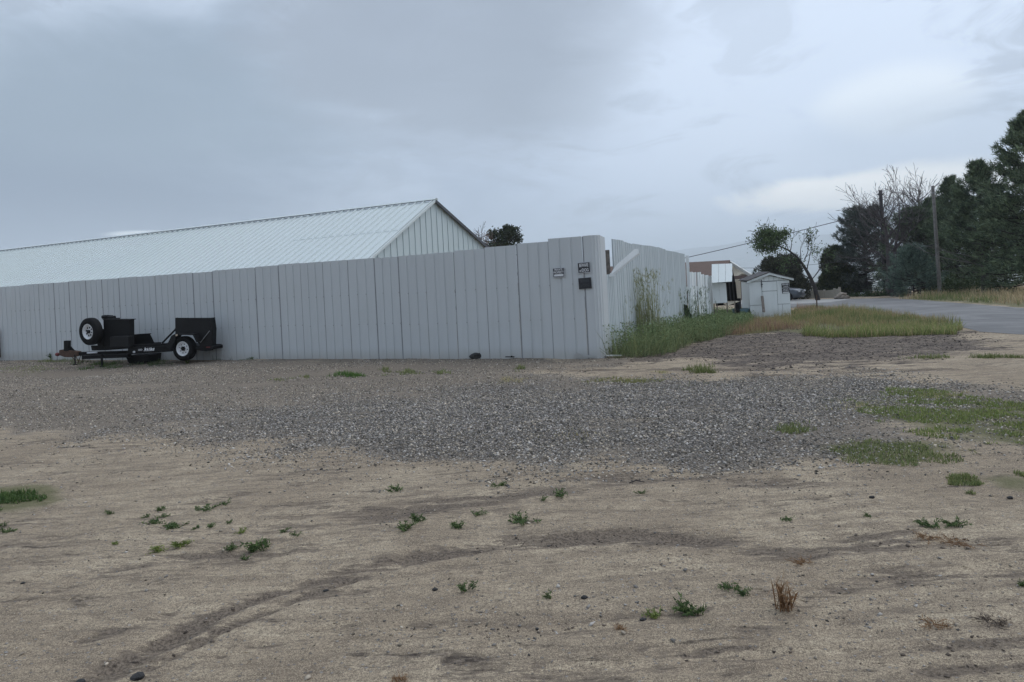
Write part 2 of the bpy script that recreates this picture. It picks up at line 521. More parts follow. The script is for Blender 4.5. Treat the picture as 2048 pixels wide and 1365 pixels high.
def ground_mat():
    m, t, b = newmat('dirt_ground')
    p = t.n('ShaderNodeNewGeometry').outputs['Position']
    at = lambda nm: t.n('ShaderNodeAttribute', attribute_name=nm).outputs['Fac']
    a_dark, a_grav, a_mul, a_far, a_green, a_heavy = at('dark'), at('gravel'), at('mulch'), at('far'), at('green'), at('heavy')
    nl = t.noise(p, 0.55, 5, 0.6, 0.6).outputs[0]
    sw_ = t.n('ShaderNodeMapping', {'Vector': p, 'Rotation': (0, 0, R(-29)), 'Scale': (1.1, 8.0, 3.0)}).outputs[0]
    sw0 = t.n('ShaderNodeMapping', {'Vector': p, 'Rotation': (0, 0, R(1)), 'Scale': (1.2, 8.0, 3.0)}).outputs[0]
    nmix = t.n('ShaderNodeMix', {0: t.ss(t.n('ShaderNodeSeparateXYZ', {0: p}).outputs[0], -1.6, 1.4), 2: t.noise(sw_, 1.0, 7, 0.66, 0.4).outputs[0], 3: t.noise(sw0, 1.0, 7, 0.66, 0.4).outputs[0]}, data_type='FLOAT')
    ns = nmix.outputs[0]
    sw2 = t.n('ShaderNodeMapping', {'Vector': p, 'Rotation': (0, 0, R(-8)), 'Scale': (9.0, 26.0, 9.0)}).outputs[0]
    ns2 = t.noise(sw2, 1.0, 6, 0.7, 0.6).outputs[0]
    nm = t.noise(p, 5.0, 6, 0.65, 0.4).outputs[0]
    nf = t.noise(p, 55, 5, 0.7).outputs[0]
    nff = t.noise(p, 150, 3, 0.75).outputs[0]
    c = t.mix(t.ss(nl, 0.33, 0.68), (0.372, 0.292, 0.203), (0.561, 0.457, 0.323))
    c = t.mix(t.m('MULTIPLY', t.ss(ns, 0.44, 0.64), 0.70), c, (0.235, 0.184, 0.133))
    c = t.mix(t.m('MULTIPLY', t.ss(ns, 0.47, 0.34), 0.45), c, (0.653, 0.546, 0.391))
    c = t.mix(t.m('MULTIPLY', t.ss(ns2, 0.48, 0.64), 0.6), c, (0.189, 0.150, 0.113))
    c = t.mix(t.m('MULTIPLY', t.ss(nm, 0.45, 0.66), 0.5), c, (0.218, 0.167, 0.120))
    c = t.mix(t.m('MULTIPLY', t.ss(nf, 0.44, 0.60), 0.62), c, (0.155, 0.120, 0.090))
    c = t.mix(t.m('MULTIPLY', t.ss(nff, 0.48, 0.60), 0.66), c, (0.097, 0.076, 0.057))
    c = t.mix(t.m('MULTIPLY', t.ss(nff, 0.48, 0.36), 0.6), c, (0.641, 0.535, 0.386))
    # scattered small stones pressed into the dirt
    vo = t.n('ShaderNodeTexVoronoi', {'Vector': p, 'Scale': 34.0, 'Randomness': 1.0})
    pick = t.ss(t.n('ShaderNodeSeparateXYZ', {0: vo.outputs['Color']}).outputs[0], 0.80, 0.84)
    peb = t.m('MULTIPLY', t.ss(vo.outputs['Distance'], 0.34, 0.26), pick)
    c = t.mix(t.m('MULTIPLY', peb, 0.75), c, t.mix(t.n('ShaderNodeSeparateXYZ', {0: vo.outputs['Color']}).outputs[1], (0.10, 0.095, 0.095), (0.36, 0.34, 0.32)))
    # damp, churned soil
    dk = t.ss(t.m('ADD', t.m('MULTIPLY', a_dark, 1.22), t.m('ADD', t.m('MULTIPLY', t.m('SUBTRACT', ns, 0.5), 2.3), t.m('ADD', t.m('MULTIPLY', t.m('SUBTRACT', nf, 0.5), 0.9), t.m('MULTIPLY', t.m('SUBTRACT', ns2, 0.5), 1.5)))), 0.24, 0.72)
    c = t.mix(t.m('MULTIPLY', dk, 0.88), c, t.mix(t.ss(nf, 0.40, 0.60), (0.060, 0.046, 0.037), (0.215, 0.172, 0.132)))
    sw3 = t.n('ShaderNodeMapping', {'Vector': p, 'Rotation': (0, 0, R(4)), 'Scale': (0.55, 3.4, 3.0)}).outputs[0]
    nst = t.noise(sw3, 1.0, 7, 0.7, 0.8).outputs[0]
    ml = t.ss(t.m('ADD', a_mul, t.m('ADD', t.m('MULTIPLY', t.m('SUBTRACT', nst, 0.50), 4.0), t.m('MULTIPLY', t.m('SUBTRACT', nm, 0.5), 1.0))), 0.30, 0.85)
    chips = t.n('ShaderNodeVectorMath', {0: p, 1: (11.0, 34.0, 20.0)}, operation='MULTIPLY').outputs[0]
    nchip = t.noise(chips, 1.0, 4, 0.7).outputs[0]
    c = t.mix(ml, c, t.mix(t.ss(nchip, 0.47, 0.62), t.mix(t.ss(nst, 0.45, 0.62), (0.095, 0.076, 0.064), (0.040, 0.031, 0.027)), (0.24, 0.195, 0.155)))
    # bed of fine grey stone under the loose gravel
    vg = t.n('ShaderNodeTexVoronoi', {'Vector': p, 'Scale': 36.0})
    vgc = t.n('ShaderNodeSeparateXYZ', {0: vg.outputs['Color']}).outputs[0]
    gcol = t.mix(vgc, (0.06, 0.056, 0.054), (0.40, 0.365, 0.325))
    gcol = t.mix(t.ss(vg.outputs['Distance'], 0.34, 0.60), gcol, (0.05, 0.046, 0.043))
    gcol = t.mix(t.m('MULTIPLY', t.m('SUBTRACT', 1.0, a_heavy), 0.70), gcol, t.mix(t.ss(nff, 0.42, 0.58), (0.14, 0.113, 0.088), (0.345, 0.285, 0.22)))
    gm = t.ss(t.m('ADD', a_grav, t.m('ADD', t.m('MULTIPLY', t.m('SUBTRACT', ns, 0.5), 1.2), t.m('MULTIPLY', t.m('SUBTRACT', nf, 0.5), 1.4))), 0.25, 0.65)
    c = t.mix(t.m('MULTIPLY', gm, 0.92), c, gcol)
    c = t.mix(t.m('MULTIPLY', a_green, t.m('ADD', 0.35, nm), clamp=True), c, (0.135, 0.130, 0.065))
    c = t.mix(a_far, c, t.mix(t.noise(p, 0.01, 6, 0.6).outputs[0], (0.10, 0.12, 0.08), (0.20, 0.19, 0.15)))
    lk(t, c, b.inputs['Base Color'])
    b.inputs['Roughness'].default_value = 0.95
    b.inputs['Specular IOR Level'].default_value = 0.2
    hh = t.m('ADD', t.m('MULTIPLY', nf, 0.6), t.m('ADD', t.m('MULTIPLY', nff, 0.30), t.m('MULTIPLY', nm, 1.2)))
    hh = t.m('ADD', hh, t.m('MULTIPLY', peb, 0.5))
    hh = t.m('SUBTRACT', hh, t.m('MULTIPLY', t.m('MULTIPLY', vg.outputs['Distance'], a_grav), 1.5))
    bn = t.n('ShaderNodeBump', {'Strength': 0.9, 'Distance': 0.025, 'Height': hh})
    lk(t, bn.outputs[0], b.inputs['Normal'])
    return m
M['ground'] = ground_mat()

# ------------------------------------------------------------------ ground plan (photo pixels -> ground points)
ROAD = Gs([(1480, 603), (1580, 600), (1700, 598), (1780, 597), (1830, 600), (1900, 605.5), (1975, 611), (2048, 617), (2230, 632), (2400, 660), (2300, 690), (2048, 670), (1960, 664), (1925, 655), (1880, 642), (1800, 630), (1700, 621), (1620, 616), (1480, 615)])
GRAVEL = Gs([(-330, 718), (0, 720), (300, 724), (600, 716), (1205, 716), (1245, 718), (1225, 732), (1110, 745), (1230, 758), (1400, 758), (1800, 757), (1980, 772), (2200, 800), (2200, 870), (1900, 868), (1700, 885), (1560, 908), (1330, 932), (1000, 925), (700, 905), (400, 880), (100, 862), (-330, 850)])
HEAVY = Gs([(350, 835), (700, 800), (1100, 775), (1300, 762), (1800, 762), (1880, 800), (1650, 850), (1560, 890), (1330, 915), (1000, 900), (700, 890), (480, 870)])
MULCH = Gs([(1225, 716), (1320, 695), (1440, 660), (1600, 655), (1930, 662), (1990, 685), (1900, 700), (1840, 722), (1700, 728), (1640, 742), (1500, 738), (1400, 722), (1300, 728)])
WEEDS = Gs([(1205, 704), (1225, 711), (1320, 708), (1440, 672), (1600, 662), (1618, 670), (1915, 667), (1925, 655), (1870, 640), (1790, 629), (1700, 620), (1625, 615), (1585, 622), (1500, 618), (1425, 624), (1370, 640), (1215, 692)])
TRACKS = [  # polyline in photo pixels, half width in metres, strength
    ([(180, 1365), (300, 1300), (440, 1225), (560, 1180), (700, 1140), (860, 1108), (1030, 1085), (1220, 1070), (1420, 1082)], 0.16, 1.0),
    ([(300, 1330), (440, 1260), (560, 1210), (690, 1160), (800, 1128)], 0.09, 0.9),
    ([(0, 1090), (140, 1075), (300, 1035), (520, 985), (700, 950)], 0.16, 0.35),
    ([(560, 1010), (640, 1015), (760, 1030), (900, 1010), (1080, 985)], 0.25, 0.3),
    ([(860, 1110), (1000, 1090), (1240, 1075), (1400, 1075), (1560, 1088), (1760, 1082), (2000, 1090)], 0.22, 0.5),
    ([(820, 1250), (960, 1255), (1080, 1260), (1230, 1240), (1400, 1215)], 0.12, 0.42),
    ([(1300, 1300), (1420, 1300), (1560, 1302), (1700, 1295), (1880, 1290), (2100, 1280)], 0.12, 0.65),
    ([(1700, 1320), (1850, 1335), (2100, 1330)], 0.13, 0.6),
    ([(1480, 1280), (1560, 1240), (1640, 1190), (1760, 1150), (2060, 1150)], 0.14, 0.45),
    ([(0, 925), (100, 925), (200, 905), (330, 885), (450, 890)], 0.30, 0.65),
    ([(0, 880), (150, 880), (300, 876)], 0.22, 0.45),
    ([(1100, 960), (1360, 955), (1560, 965), (1750, 955)], 0.28, 0.45),
    ([(560, 765), (760, 745), (940, 738)], 0.35, 0.4),
    ([(1110, 742), (1250, 738), (1500, 738), (1700, 745), (1900, 738)], 0.22, 0.75),
    ([(1500, 752), (1660, 750), (1760, 742)], 0.2, 0.7),
    ([(250, 1365), (500, 1290), (700, 1250)], 0.10, 0.45),
    ([(60, 1200), (240, 1140), (420, 1110), (620, 1100)], 0.12, 0.4),
    ([(100, 1300), (240, 1260), (330, 1230)], 0.12, 0.5),
    ([(900, 1330), (1060, 1340), (1240, 1360)], 0.12, 0.6),
    ([(1150, 1330), (1330, 1330), (1500, 1345)], 0.10, 0.4),
    ([(640, 1190), (720, 1180), (900, 1130), (1100, 1125)], 0.10, 0.5),
]
TRK = [(Gs(p), hw, s) for p, hw, s in TRACKS]
GREENS = [Gs(p) for p in (
    [(1690, 800), (1800, 785), (1900, 790), (2060, 805), (2200, 815), (2200, 900), (2060, 885), (1900, 872), (1780, 858), (1720, 835)],
    [(1690, 895), (1760, 885), (1860, 888), (1920, 903), (1880, 918), (1740, 922)],
    [(1930, 952), (2000, 945), (2120, 948), (2120, 985), (2000, 978)],
    [(-80, 985), (0, 978), (60, 980), (140, 998), (90, 1008), (20, 1018), (-80, 1022)])]

P4v = Gs([(1800, 601), (1900, 605), (2060, 616), (2230, 626), (2230, 575), (2060, 580), (1960, 585), (1860, 592)])
P4v[:, 1] = np.minimum(P4v[:, 1], 58)
# -- ground: one sheet from the camera's feet to the horizon
ang = np.concatenate([np.linspace(-180, -58, 26)[:-1], np.linspace(-58, 58, 640), np.linspace(58, 180, 26)[1:]])
ang = R(1) * ang[:-1]
rad = [0.9]
while rad[-1] < 40: rad.append(rad[-1] * (1.10 if rad[-1] < 2.6 else 1.0095))
while rad[-1] < 13000: rad.append(rad[-1] * 1.10)
rad = np.array(rad)
A_, R_ = np.meshgrid(ang, rad)
gx, gy = (R_ * np.sin(A_)).ravel(), (R_ * np.cos(A_)).ravel()
near = (np.hypot(gx, gy) < 60)
dark = np.zeros_like(gx)
wob = (fbm(gx * 1.2, gy * 1.2, 5) - 0.5)
rut = np.zeros_like(gx)
ix = np.where(near)[0]
xx, yy = gx[ix], gy[ix]
dk = np.zeros_like(xx); rt = np.zeros_like(xx)
for P, hw, s in TRK:
    d = segdist(xx, yy, P) + wob[ix] * hw * 1.6
    d = d * (0.75 + 0.5 * fbm(xx * 3.0, yy * 3.0, 41, 3))
    hw = hw * 0.72
    k = sstep(d, hw * 1.5, hw * 0.2) * s
    k = k * (0.35 + 0.9 * fbm(xx * 0.9 + 5, yy * 2.6, 57, 4))
    dk = np.maximum(dk, k); rt = np.maximum(rt, sstep(d, hw * 1.2, 0) * s)
dk = np.clip(dk + 0.9 * np.clip(fbm(xx * 0.45, yy * 0.9, 77, 5) - 0.54, 0, 1) * 1.8, 0, 1)
dark[ix] = dk; rut[ix] = rt
en = (fbm(gx * 0.9, gy * 0.9, 11, 5) - 0.5)
def softpoly(P, soft, wobble):
    m = np.zeros_like(gx)
    d = segdist(xx, yy, P, True); d = np.where(inpoly(xx, yy, P), d, -d) + en[ix] * wobble
    m[ix] = sstep(d, -soft, soft)
    return m
gravel = softpoly(GRAVEL, 0.55, 2.4)
mulch = np.maximum(softpoly(MULCH, 0.8, 2.6), 0.9 * softpoly(WEEDS, 0.3, 0.5))
roadm = softpoly(ROAD, 0.25, 0.0)
droad = segdist(xx, yy, ROAD, True); rin = np.zeros_like(gx); rin[ix] = np.where(inpoly(xx, yy, ROAD), sstep(droad, 0.0, 0.6), 0)
green = np.zeros_like(gx)
for P in GREENS + [P4v, WEEDS]: green = np.maximum(green, softpoly(P, 0.15, 1.2))
gravel *= (0.62 + 0.38 * sstep(fbm(gx * 0.8, gy * 1.3, 23, 4), 0.30, 0.52))
rel = (fbm(gx * 0.7, gy * 0.7, 3, 3) - 0.5) * 0.05 + (fbm(gx * 4.5, gy * 4.5, 9, 4) - 0.5) * 0.030 - rut * 0.03 + (fbm(gx * 9, gy * 13, 31, 3) - 0.5) * 0.020 * (dark > 0.15)
rel += (fbm(gx * 2.2, gy * 3.0, 35, 4) - 0.5) * 0.07 * mulch
gz = hgt(gx, gy) + np.where(near, rel * (1 - roadm) - 0.03 * rin - 0.004 * roadm, 0)
gz = gz - np.where(np.hypot(gx, gy) < 2.4, 0.03, 0)
far = sstep(gy, 90, 130)
nA, nR = len(ang), len(rad)
i0 = (np.arange(nR - 1)[:, None] * nA + np.arange(nA)[None, :])
i1 = (np.arange(nR - 1)[:, None] * nA + (np.arange(nA)[None, :] + 1) % nA)
quads = np.stack([i0, i0 + nA, i1 + nA, i1], -1).reshape(-1, 4)
quads = quads[:, ::-1]
gv = np.stack([gx, gy, gz], 1)
cap = np.array([[i, (i + 1) % nA, (i + 1) % nA, i] for i in range(0)]).reshape(0, 4)
ground = big('ground', gv, quads, M['ground'], attrs=dict(dark=dark, heavy=softpoly(HEAVY, 1.2, 2.4), gravel=gravel, mulch=mulch, far=far, green=green), smooth=True)
tag(ground, 'bare tan dirt yard with a band of grey gravel', kind='structure')

# fast lookup of the relief for things that stand on the ground
from mathutils.bvhtree import BVHTree
def relz(x, y):
    x = np.asarray(x, float); y = np.asarray(y, float)
    r = np.hypot(x, y); a = np.arctan2(x, y)
    k = np.clip(np.searchsorted(rad, r), 1, nR - 1)
    j = np.clip(np.searchsorted(ang, a), 1, nA - 1)
    fr = np.clip((r - rad[k - 1]) / (rad[k] - rad[k - 1]), 0, 1); fa = np.clip((a - ang[j - 1]) / (ang[j] - ang[j - 1]), 0, 1)
    z = gz.reshape(nR, nA)
    return (z[k - 1, j - 1] * (1 - fa) + z[k - 1, j] * fa) * (1 - fr) + (z[k, j - 1] * (1 - fa) + z[k, j] * fa) * fr

def flat_sheet(name, P, mat, lift, step=1.0, label=None):
    """a paved area: polygon gridded so that it follows the ground"""
    x0, y0 = P.min(0); x1, y1 = P.max(0)
    import bmesh
    bm = bmesh.new()
    f = bm.faces.new([bm.verts.new((p[0], p[1], 0)) for p in P])
    for ax, lo, hi in ((0, x0, x1), (1, y0, y1)):
        q = lo + step
        while q < hi:
            co_ = [0, 0, 0]; co_[ax] = q
            no = [0, 0, 0]; no[ax] = 1
            bmesh.ops.bisect_plane(bm, geom=bm.verts[:] + bm.edges[:] + bm.faces[:], plane_co=co_, plane_no=no)
            q += step
    for v in bm.verts:
        v.co.z = float(hgt(v.co.x, v.co.y)) + lift
    me = bpy.data.meshes.new(name); bm.to_mesh(me); bm.free()
    if len(me.polygons) and me.polygons[0].normal.z < 0: me.flip_normals()
    finish(me, mat)
    o = bpy.data.objects.new(name, me); C.objects.link(o)
    return tag(o, label, kind='structure')
flat_sheet('road', ROAD, M['road'], 0.004, label='cracked grey asphalt road beyond the weedy strip')
DRIVE = Gs([(1470, 601.2), (1600, 599.8), (1702, 599), (1660, 605), (1600, 608), (1470, 608.5)])
flat_sheet('driveway', DRIVE, M['concrete'], 0.010, label='pale concrete driveway in front of the house')

# ------------------------------------------------------------------ distant hills, town, haze
def hills():
    n, m_ = 160, 26
    V = np.zeros((m_, n, 3)); a = np.linspace(R(-50), R(50), n)
    for j in range(m_):
        q = j / (m_ - 1)
        r = 5200 + 2600 * q
        ridge = 150 + 50 * fbm(a * 5 + 3, a * 0, 2, 4) + 90 * sstep(a, R(8), R(22)) - 250 * sstep(a, R(24), R(32))
        z = -62 + (ridge + 62) * (q ** 1.25) * (0.86 + 0.28 * fbm(a * 14, np.full(n, q * 5), 8, 4))
        V[j] = np.stack([r * np.sin(a), r * np.cos(a), z], 1)
    i = np.arange(m_ - 1)[:, None] * n + np.arange(n - 1)[None, :]
    return V.reshape(-1, 3), np.stack([i, i + 1, i + n + 1, i + n], -1).reshape(-1, 4)
hv, hf = hills()
M['hill'] = simple('hill_scrub', (0.15, 0.155, 0.13), 0.95, var=0.4, scale=0.004)
tag(big('hills', hv, hf, M['hill'], smooth=True), 'faint blue hills across the hazy valley', kind='structure')
mb = MB()
for k in range(90):
    px = random.uniform(1400, 1570); py = random.uniform(500, 536) if random.random() < 0.6 else random.uniform(520, 537)
    u, v = px2ray(px, py)
    d = random.uniform(2600, 5000)
    z = max(H + v * d, -60)
    if z > 60: z = random.uniform(-50, 60)
    d = 5200 + 2600 * max(0, ((z + 62) / 420)) ** 0.8
    wd = random.uniform(12, 40)
    mb.box((u * d, d - 30, z + 6), (wd, 20, random.uniform(6, 16)))
tag(obj('distant_town', mb, M['town']), 'faint pale specks of a town across the valley', 'town', kind='stuff')

# ------------------------------------------------------------------ the front fence
NF = np.array([0.440, 0.898]); DF = 16.6                 # fence line: NF . (x,y) = DF
TF = np.array([0.898, -0.440])                           # along the fence, towards the corner
def on_fence(px, py):
    u, v = px2ray(px, py)
    Y = DF / (NF[0] * u + NF[1])
    return np.array([u * Y, Y, H + v * Y])
def panel_mesh(name, ribs=3, depth=0.02, thick=0.005, groove=False):
    """unit sheet, 1 wide and 1 high, ribs standing out along -y"""
    pr = [(0.0, 0.03), (0.0, 0.0), (0.012, 0.0), (0.02, 0.0)] if groove else [(0.0, 0.012), (0.0, -depth), (0.040, -depth), (0.062, 0)]
    for k in range(1, ribs):
        c = k / ribs
        pr += [(c - 0.026, 0), (c - 0.016, -depth), (c + 0.016, -depth), (c + 0.026, 0)] if groove else [(c - 0.040, 0), (c - 0.018, -depth), (c + 0.022, -depth), (c + 0.044, 0)]
    pr += [(0.972, 0), (0.972, 0.012)]
    V, Fs = [], []
    n = len(pr)
    for z in (0, 1):
        for x, y in pr: V.append((x, y, z))
        for x, y in pr: V.append((min(max(x, thick), 0.972 - thick) if 0.011 < y < 0.0125 else x, y + thick, z))
    for i in range(n - 1):
        Fs.append((i, i + 1, 2 * n + i + 1, 2 * n + i))
        Fs.append((n + i + 1, n + i, 3 * n + i, 3 * n + i + 1))
        Fs.append((2 * n + i, 2 * n + i + 1, 3 * n + i + 1, 3 * n + i))
    me = bpy.data.meshes.new(name)
    me.from_pydata(V, [], Fs)
    return me
def put_panel(me, parent, p, direction, width, z0, z1, name='panel', lean=0.0):
    o = bpy.data.objects.new(name, me)
    C.objects.link(o)
    o.parent = parent
    o.location = tuple(np.array([p[0], p[1], z0]) - np.array(parent['_o']))
    o.rotation_euler = (0, lean, math.atan2(direction[1], direction[0]))
    o.scale = (width, 1, z1 - z0)
    return o

seams = [20, 48.3, 77, 106.8, 137, 171, 203, 237, 274, 310, 346, 385, 424, 465, 509.5, 556, 600.5, 645, 695, 747.7, 795.7, 850, 907, 969, 1033, 1096, 1165]
tops = [572, 569, 567, 565.3, 562, 560, 558, 555, 553, 550, 547, 545, 540.3, 537, 532.6, 528, 525.4, 522, 518.2, 515.3, 511, 506.5, 500, 493, 485.6, 475.5]
pf = panel_mesh('fence_panel_sheet', 3, -0.018, groove=True)
finish(pf, M['fence'])
fo = on_fence(600, 716)
fence = thing('metal_fence', (fo[0], fo[1], 0), 'long pale grey corrugated metal fence of stepped panels facing the gravel', 'fence')
pts = [on_fence(x, tops[min(i, len(tops) - 1)]) for i, x in enumerate(seams)]
w0 = np.linalg.norm(pts[1][:2] - pts[0][:2])
for k in range(4):                                       # beyond the left edge of the photograph
    p = pts[0][:2] - TF * w0 * (k + 1)
    put_panel(pf, fence, p, TF, w0, -0.5, pts[0][2] - 0.02 + 0.01 * k)
screws = MB()
joint_shadows = MB()
for i in range(len(tops)):
    a, b = pts[i], pts[i + 1]
    wd = np.linalg.norm(b[:2] - a[:2])
    zt = on_fence((seams[i] + seams[i + 1]) / 2, tops[i])[2]
    off = NF * -0.006 * random.random()
    put_panel(pf, fence, a[:2] + off, TF, wd, -0.5, zt, lean=R(random.uniform(-0.2, 0.2)))
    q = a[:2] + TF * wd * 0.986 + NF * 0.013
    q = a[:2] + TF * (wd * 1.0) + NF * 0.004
    joint_shadows.bar((*q, -0.5), (*q, zt - 0.01), 0.034 + 0.0010 * max(0, q[1] - 17), 0.012, up=(*NF, 0))  # strip closes the panel gap and paints in the lap's shadow line
    for zz in (0.9, 1.75):
        for c in (0.33, 0.66, 0.99):
            if random.random() < 0.8:
                q = a[:2] + TF * wd * c - NF * 0.028
                screws.box((q[0], q[1], zz + 0.01 * i % 0.05), (0.022, 0.014, 0.022))
# rounded corner panel, then the short return
arc = []
p = pts[-1][:2]
TS = np.array([0.440, 0.898])                            # along the side fence, away from the camera
lead = 0.22
rad_c = 0.17
cen = p + TF * lead + TS * rad_c
arc.append(p); arc.append(p + TF * lead * 0.5)
for k in range(11):
    q = k / 10 * math.pi / 2
    arc.append(cen + rad_c * (TF * math.sin(q) - TS * math.cos(q)))
arc.append(arc[-1] + TS * 0.34)
arc = np.array(arc)
for k in range(2, len(arc) - 1, 3):
    arc[k] += 0.016 * (TF * 0.7 - TS * 0.7)
def ribbon(arc, z0, z1s, thick=0.006, ribs=True):
    mb = MB()
    n = len(arc)
    d = np.gradient(arc, axis=0); d /= np.linalg.norm(d, axis=1)[:, None]
    nrm = np.stack([-d[:, 1], d[:, 0]], 1)
    V = []
    for z_ in (None, 1):
        for s_ in (0, 1):
            for i in range(n):
                q = arc[i] + nrm[i] * thick * s_
                V.append((q[0], q[1], z0 if z_ is None else z1s[i]))
    fs = []
    for i in range(n - 1):
        fs += [(i, i + 1, 2 * n + i + 1, 2 * n + i), (n + i + 1, n + i, 3 * n + i, 3 * n + i + 1), (2 * n + i, 2 * n + i + 1, 3 * n + i + 1, 3 * n + i)]
    fs += [(0, 2 * n, 3 * n, n), (n - 1, 2 * n - 1, 4 * n - 1, 3 * n - 1)]
    return mb.add(V, fs)
zc = on_fence(1185, 470.8)[2]
cp = obj('panel', ribbon(arc, -0.3, [zc] * 12 + [zc - 0.01, zc - 0.05]), M['fence'], fence, smooth=False)
tag(cp, 'rounded corner panel')
tag(obj('screw', screws, M['steel'], fence), kind='stuff')
tag(obj('joint_shadow_strip', joint_shadows, M['joint_shadow'], fence), kind='stuff')
lip = MB()                                                # torn metal at the foot of the last panels
q = on_fence(1158, 705)
lip.prism([(-0.10, 0), (0.10, 0), (0.09, 0.10), (0.02, 0.15), (-0.09, 0.13)], (q[0], q[1], -0.02) - np.array([*NF, 0]) * 0.05, (*TF, 0), (-NF[0] * 0.25, -NF[1] * 0.25, 0.97), np.array([*NF, 0]) * 0.006)
lip.prism([(0.12, 0.0), (0.45, 0.0), (0.40, 0.05), (0.30, 0.07), (0.18, 0.04)], (q[0], q[1], 0.0) - np.array([*NF, 0]) * 0.035, (*TF, 0), (-NF[0] * 0.1, -NF[1] * 0.1, 0.99), np.array([*NF, 0]) * 0.006)
tag(obj('torn_flap', lip, M['fence'], fence), 'bent torn flap at the foot of the fence')
rail = MB()
a, b = pts[0][:2] - TF * 4, pts[-1][:2]
for z in (0.5, 1.3, 1.75):
    rail.bar((*(a + NF * 0.09), z), (*(b + NF * 0.09), z), 0.04, 0.09)
obj('rail', rail, M['wood'], fence)

# ------------------------------------------------------------------ the side fence
S0 = arc[-1]
def on_side(px, py):
    u, v = px2ray(px, py)
    n = TF
    Y = (n @ S0) / (n[0] * u + n[1])
    return np.array([u * Y, Y, H + v * Y])
ps = panel_mesh('side_panel_sheet', 5, -0.024, groove=True)
finish(ps, M['side'])
side_f = thing('side_fence', (S0[0], S0[1], 0), 'corrugated metal fence running back from the corner behind tall weeds', 'fence')
g_end = on_side(1227.5, 520)
s_of = lambda p: float((p[:2] - S0) @ TS)
sg = s_of(g_end)
put_panel(ps, side_f, S0 + TF * 0.004, TS, sg, -0.15, on_side(1221, 549)[2], 'panel')
s = sg
send = s_of(on_side(1370, 520))
topl = [(1227, 479), (1262, 485), (1263, 488), (1283, 491), (1300, 493.5), (1302, 491), (1318.5, 496), (1320, 498.5), (1345, 503), (1369, 507.5), (1375, 511)]
topl = [(s_of(on_side(*q)), on_side(*q)[2]) for q in topl]
nps = max(1, round((send - sg) / 0.85))
wps = (send - sg) / nps
for k in range(nps):
    sm = sg + (k + 0.5) * wps
    zt = np.interp(sm, [q[0] for q in topl], [q[1] for q in topl]) + random.uniform(-0.006, 0.006)
    za, zb_ = (np.interp(sg + (k + q_) * wps, [q[0] for q in topl], [q[1] for q in topl]) for q_ in (0.02, 0.98))
    dz_ = random.uniform(-0.014, 0.014); za += dz_; zb_ += dz_
    m2 = ps.copy()
    for v in m2.vertices:
        if v.co.z > 0.5: v.co.z = za + (zb_ - za) * v.co.x + 0.3
    o = put_panel(m2, side_f, S0 + TS * (sg + k * wps), TS, wps * 1.03, -0.3, 0.7)
rail = MB()
for z in (0.5, 1.3, 1.75):
    rail.bar((*(S0 + TS * 0.1 - TF * 0.09), z), (*(S0 + TS * send - TF * 0.09), z), 0.04, 0.09)
obj('rail', rail, M['wood'], side_f)
# end post of the tall run
e0 = on_side(1371.5, 510)
mb = MB().box((e0[0], e0[1], 1.2), (0.10, 0.10, e0[2] * 2 - 2.4 + 0.6))
o = obj('end_post', MB().bar((e0[0] + 0.05, e0[1], -0.3), (e0[0] + 0.05, e0[1], e0[2] - 0.03), 0.09, 0.09), M['white'], side_f)

low_f = thing('low_fence', (*(S0 + TS * (send + 0.3)), 0), 'lower white metal fence section between the tall fence and the kennel', 'fence')
s1 = s_of(on_side(1376, 545)); s2 = s_of(on_side(1423, 554))
npl = 6
wl = (s2 - s1) / npl
pl = panel_mesh('low_panel_sheet', 2, 0.03)
finish(pl, M['white'])
for k in range(npl):
    q = (k + 0.5) / npl
    zt = on_side(1376 + 47 * q, 544.5 + 9 * q ** 1.3)[2] + (0.05 if k == 2 else 0) + random.uniform(-0.015, 0.015)
    put_panel(pl, low_f, S0 + TS * (s1 + k * wl) + TF * random.uniform(-0.02, 0.02), TS, wl * 1.03, -0.4, zt, lean=R(random.uniform(-0.3, 0.3)))

# things at the gap in the fence
gp = on_side(1223.5, 520)
gb = gp[:2] - TF * 0.10
top = W(1224, 500, gb[1] + 0.1)[2]
tag(obj('wooden_post', MB().box((gb[0], gb[1] + 0.10, (top - 0.4) / 2), (0.115, 0.10, top + 0.4)), M['wood'], origin=(gb[0], gb[1] + 0.1, 0), bevel=0.006), 'weathered wooden post standing in the gap between the two fence runs', 'post')
# bent flashing hanging out of the gap
Yg = gp[1]
A = W(1221, 549, Yg - 0.25); B = W(1277, 502.5, Yg - 0.10)
A2 = W(1226, 541, Yg - 0.25)
d = B - A; L = np.linalg.norm(d); d /= L
up = np.array([-d[2], 0, d[0]])
mb = MB()
nrm = np.cross(d, up)
mb.prism([(0.0, -0.02), (0.18, -0.02), (L - 0.02, -0.045), (L + 0.03, 0.05), (L - 0.05, 0.105), (0.28, 0.085), (0.06, 0.03)], A, d, up, nrm * 0.006)
mb.prism([(0.05, -0.075), (L * 0.98, -0.085), (L, -0.045), (0.0, -0.024)], A + nrm * 0.012, d, up + nrm * 0.5, nrm * 0.006)
mb.prism([(-0.02, -0.06), (0.13, -0.05), (0.11, 0.02), (0.02, 0.035)], A - np.array([0.03, 0.02, 0.0]), (1, 0, 0), (0, 0, 1), (0, -0.02, 0))
tag(obj('metal_flashing', mb, M['white'], origin=A), 'bent strip of white metal flashing sticking out of the fence gap', 'flashing')

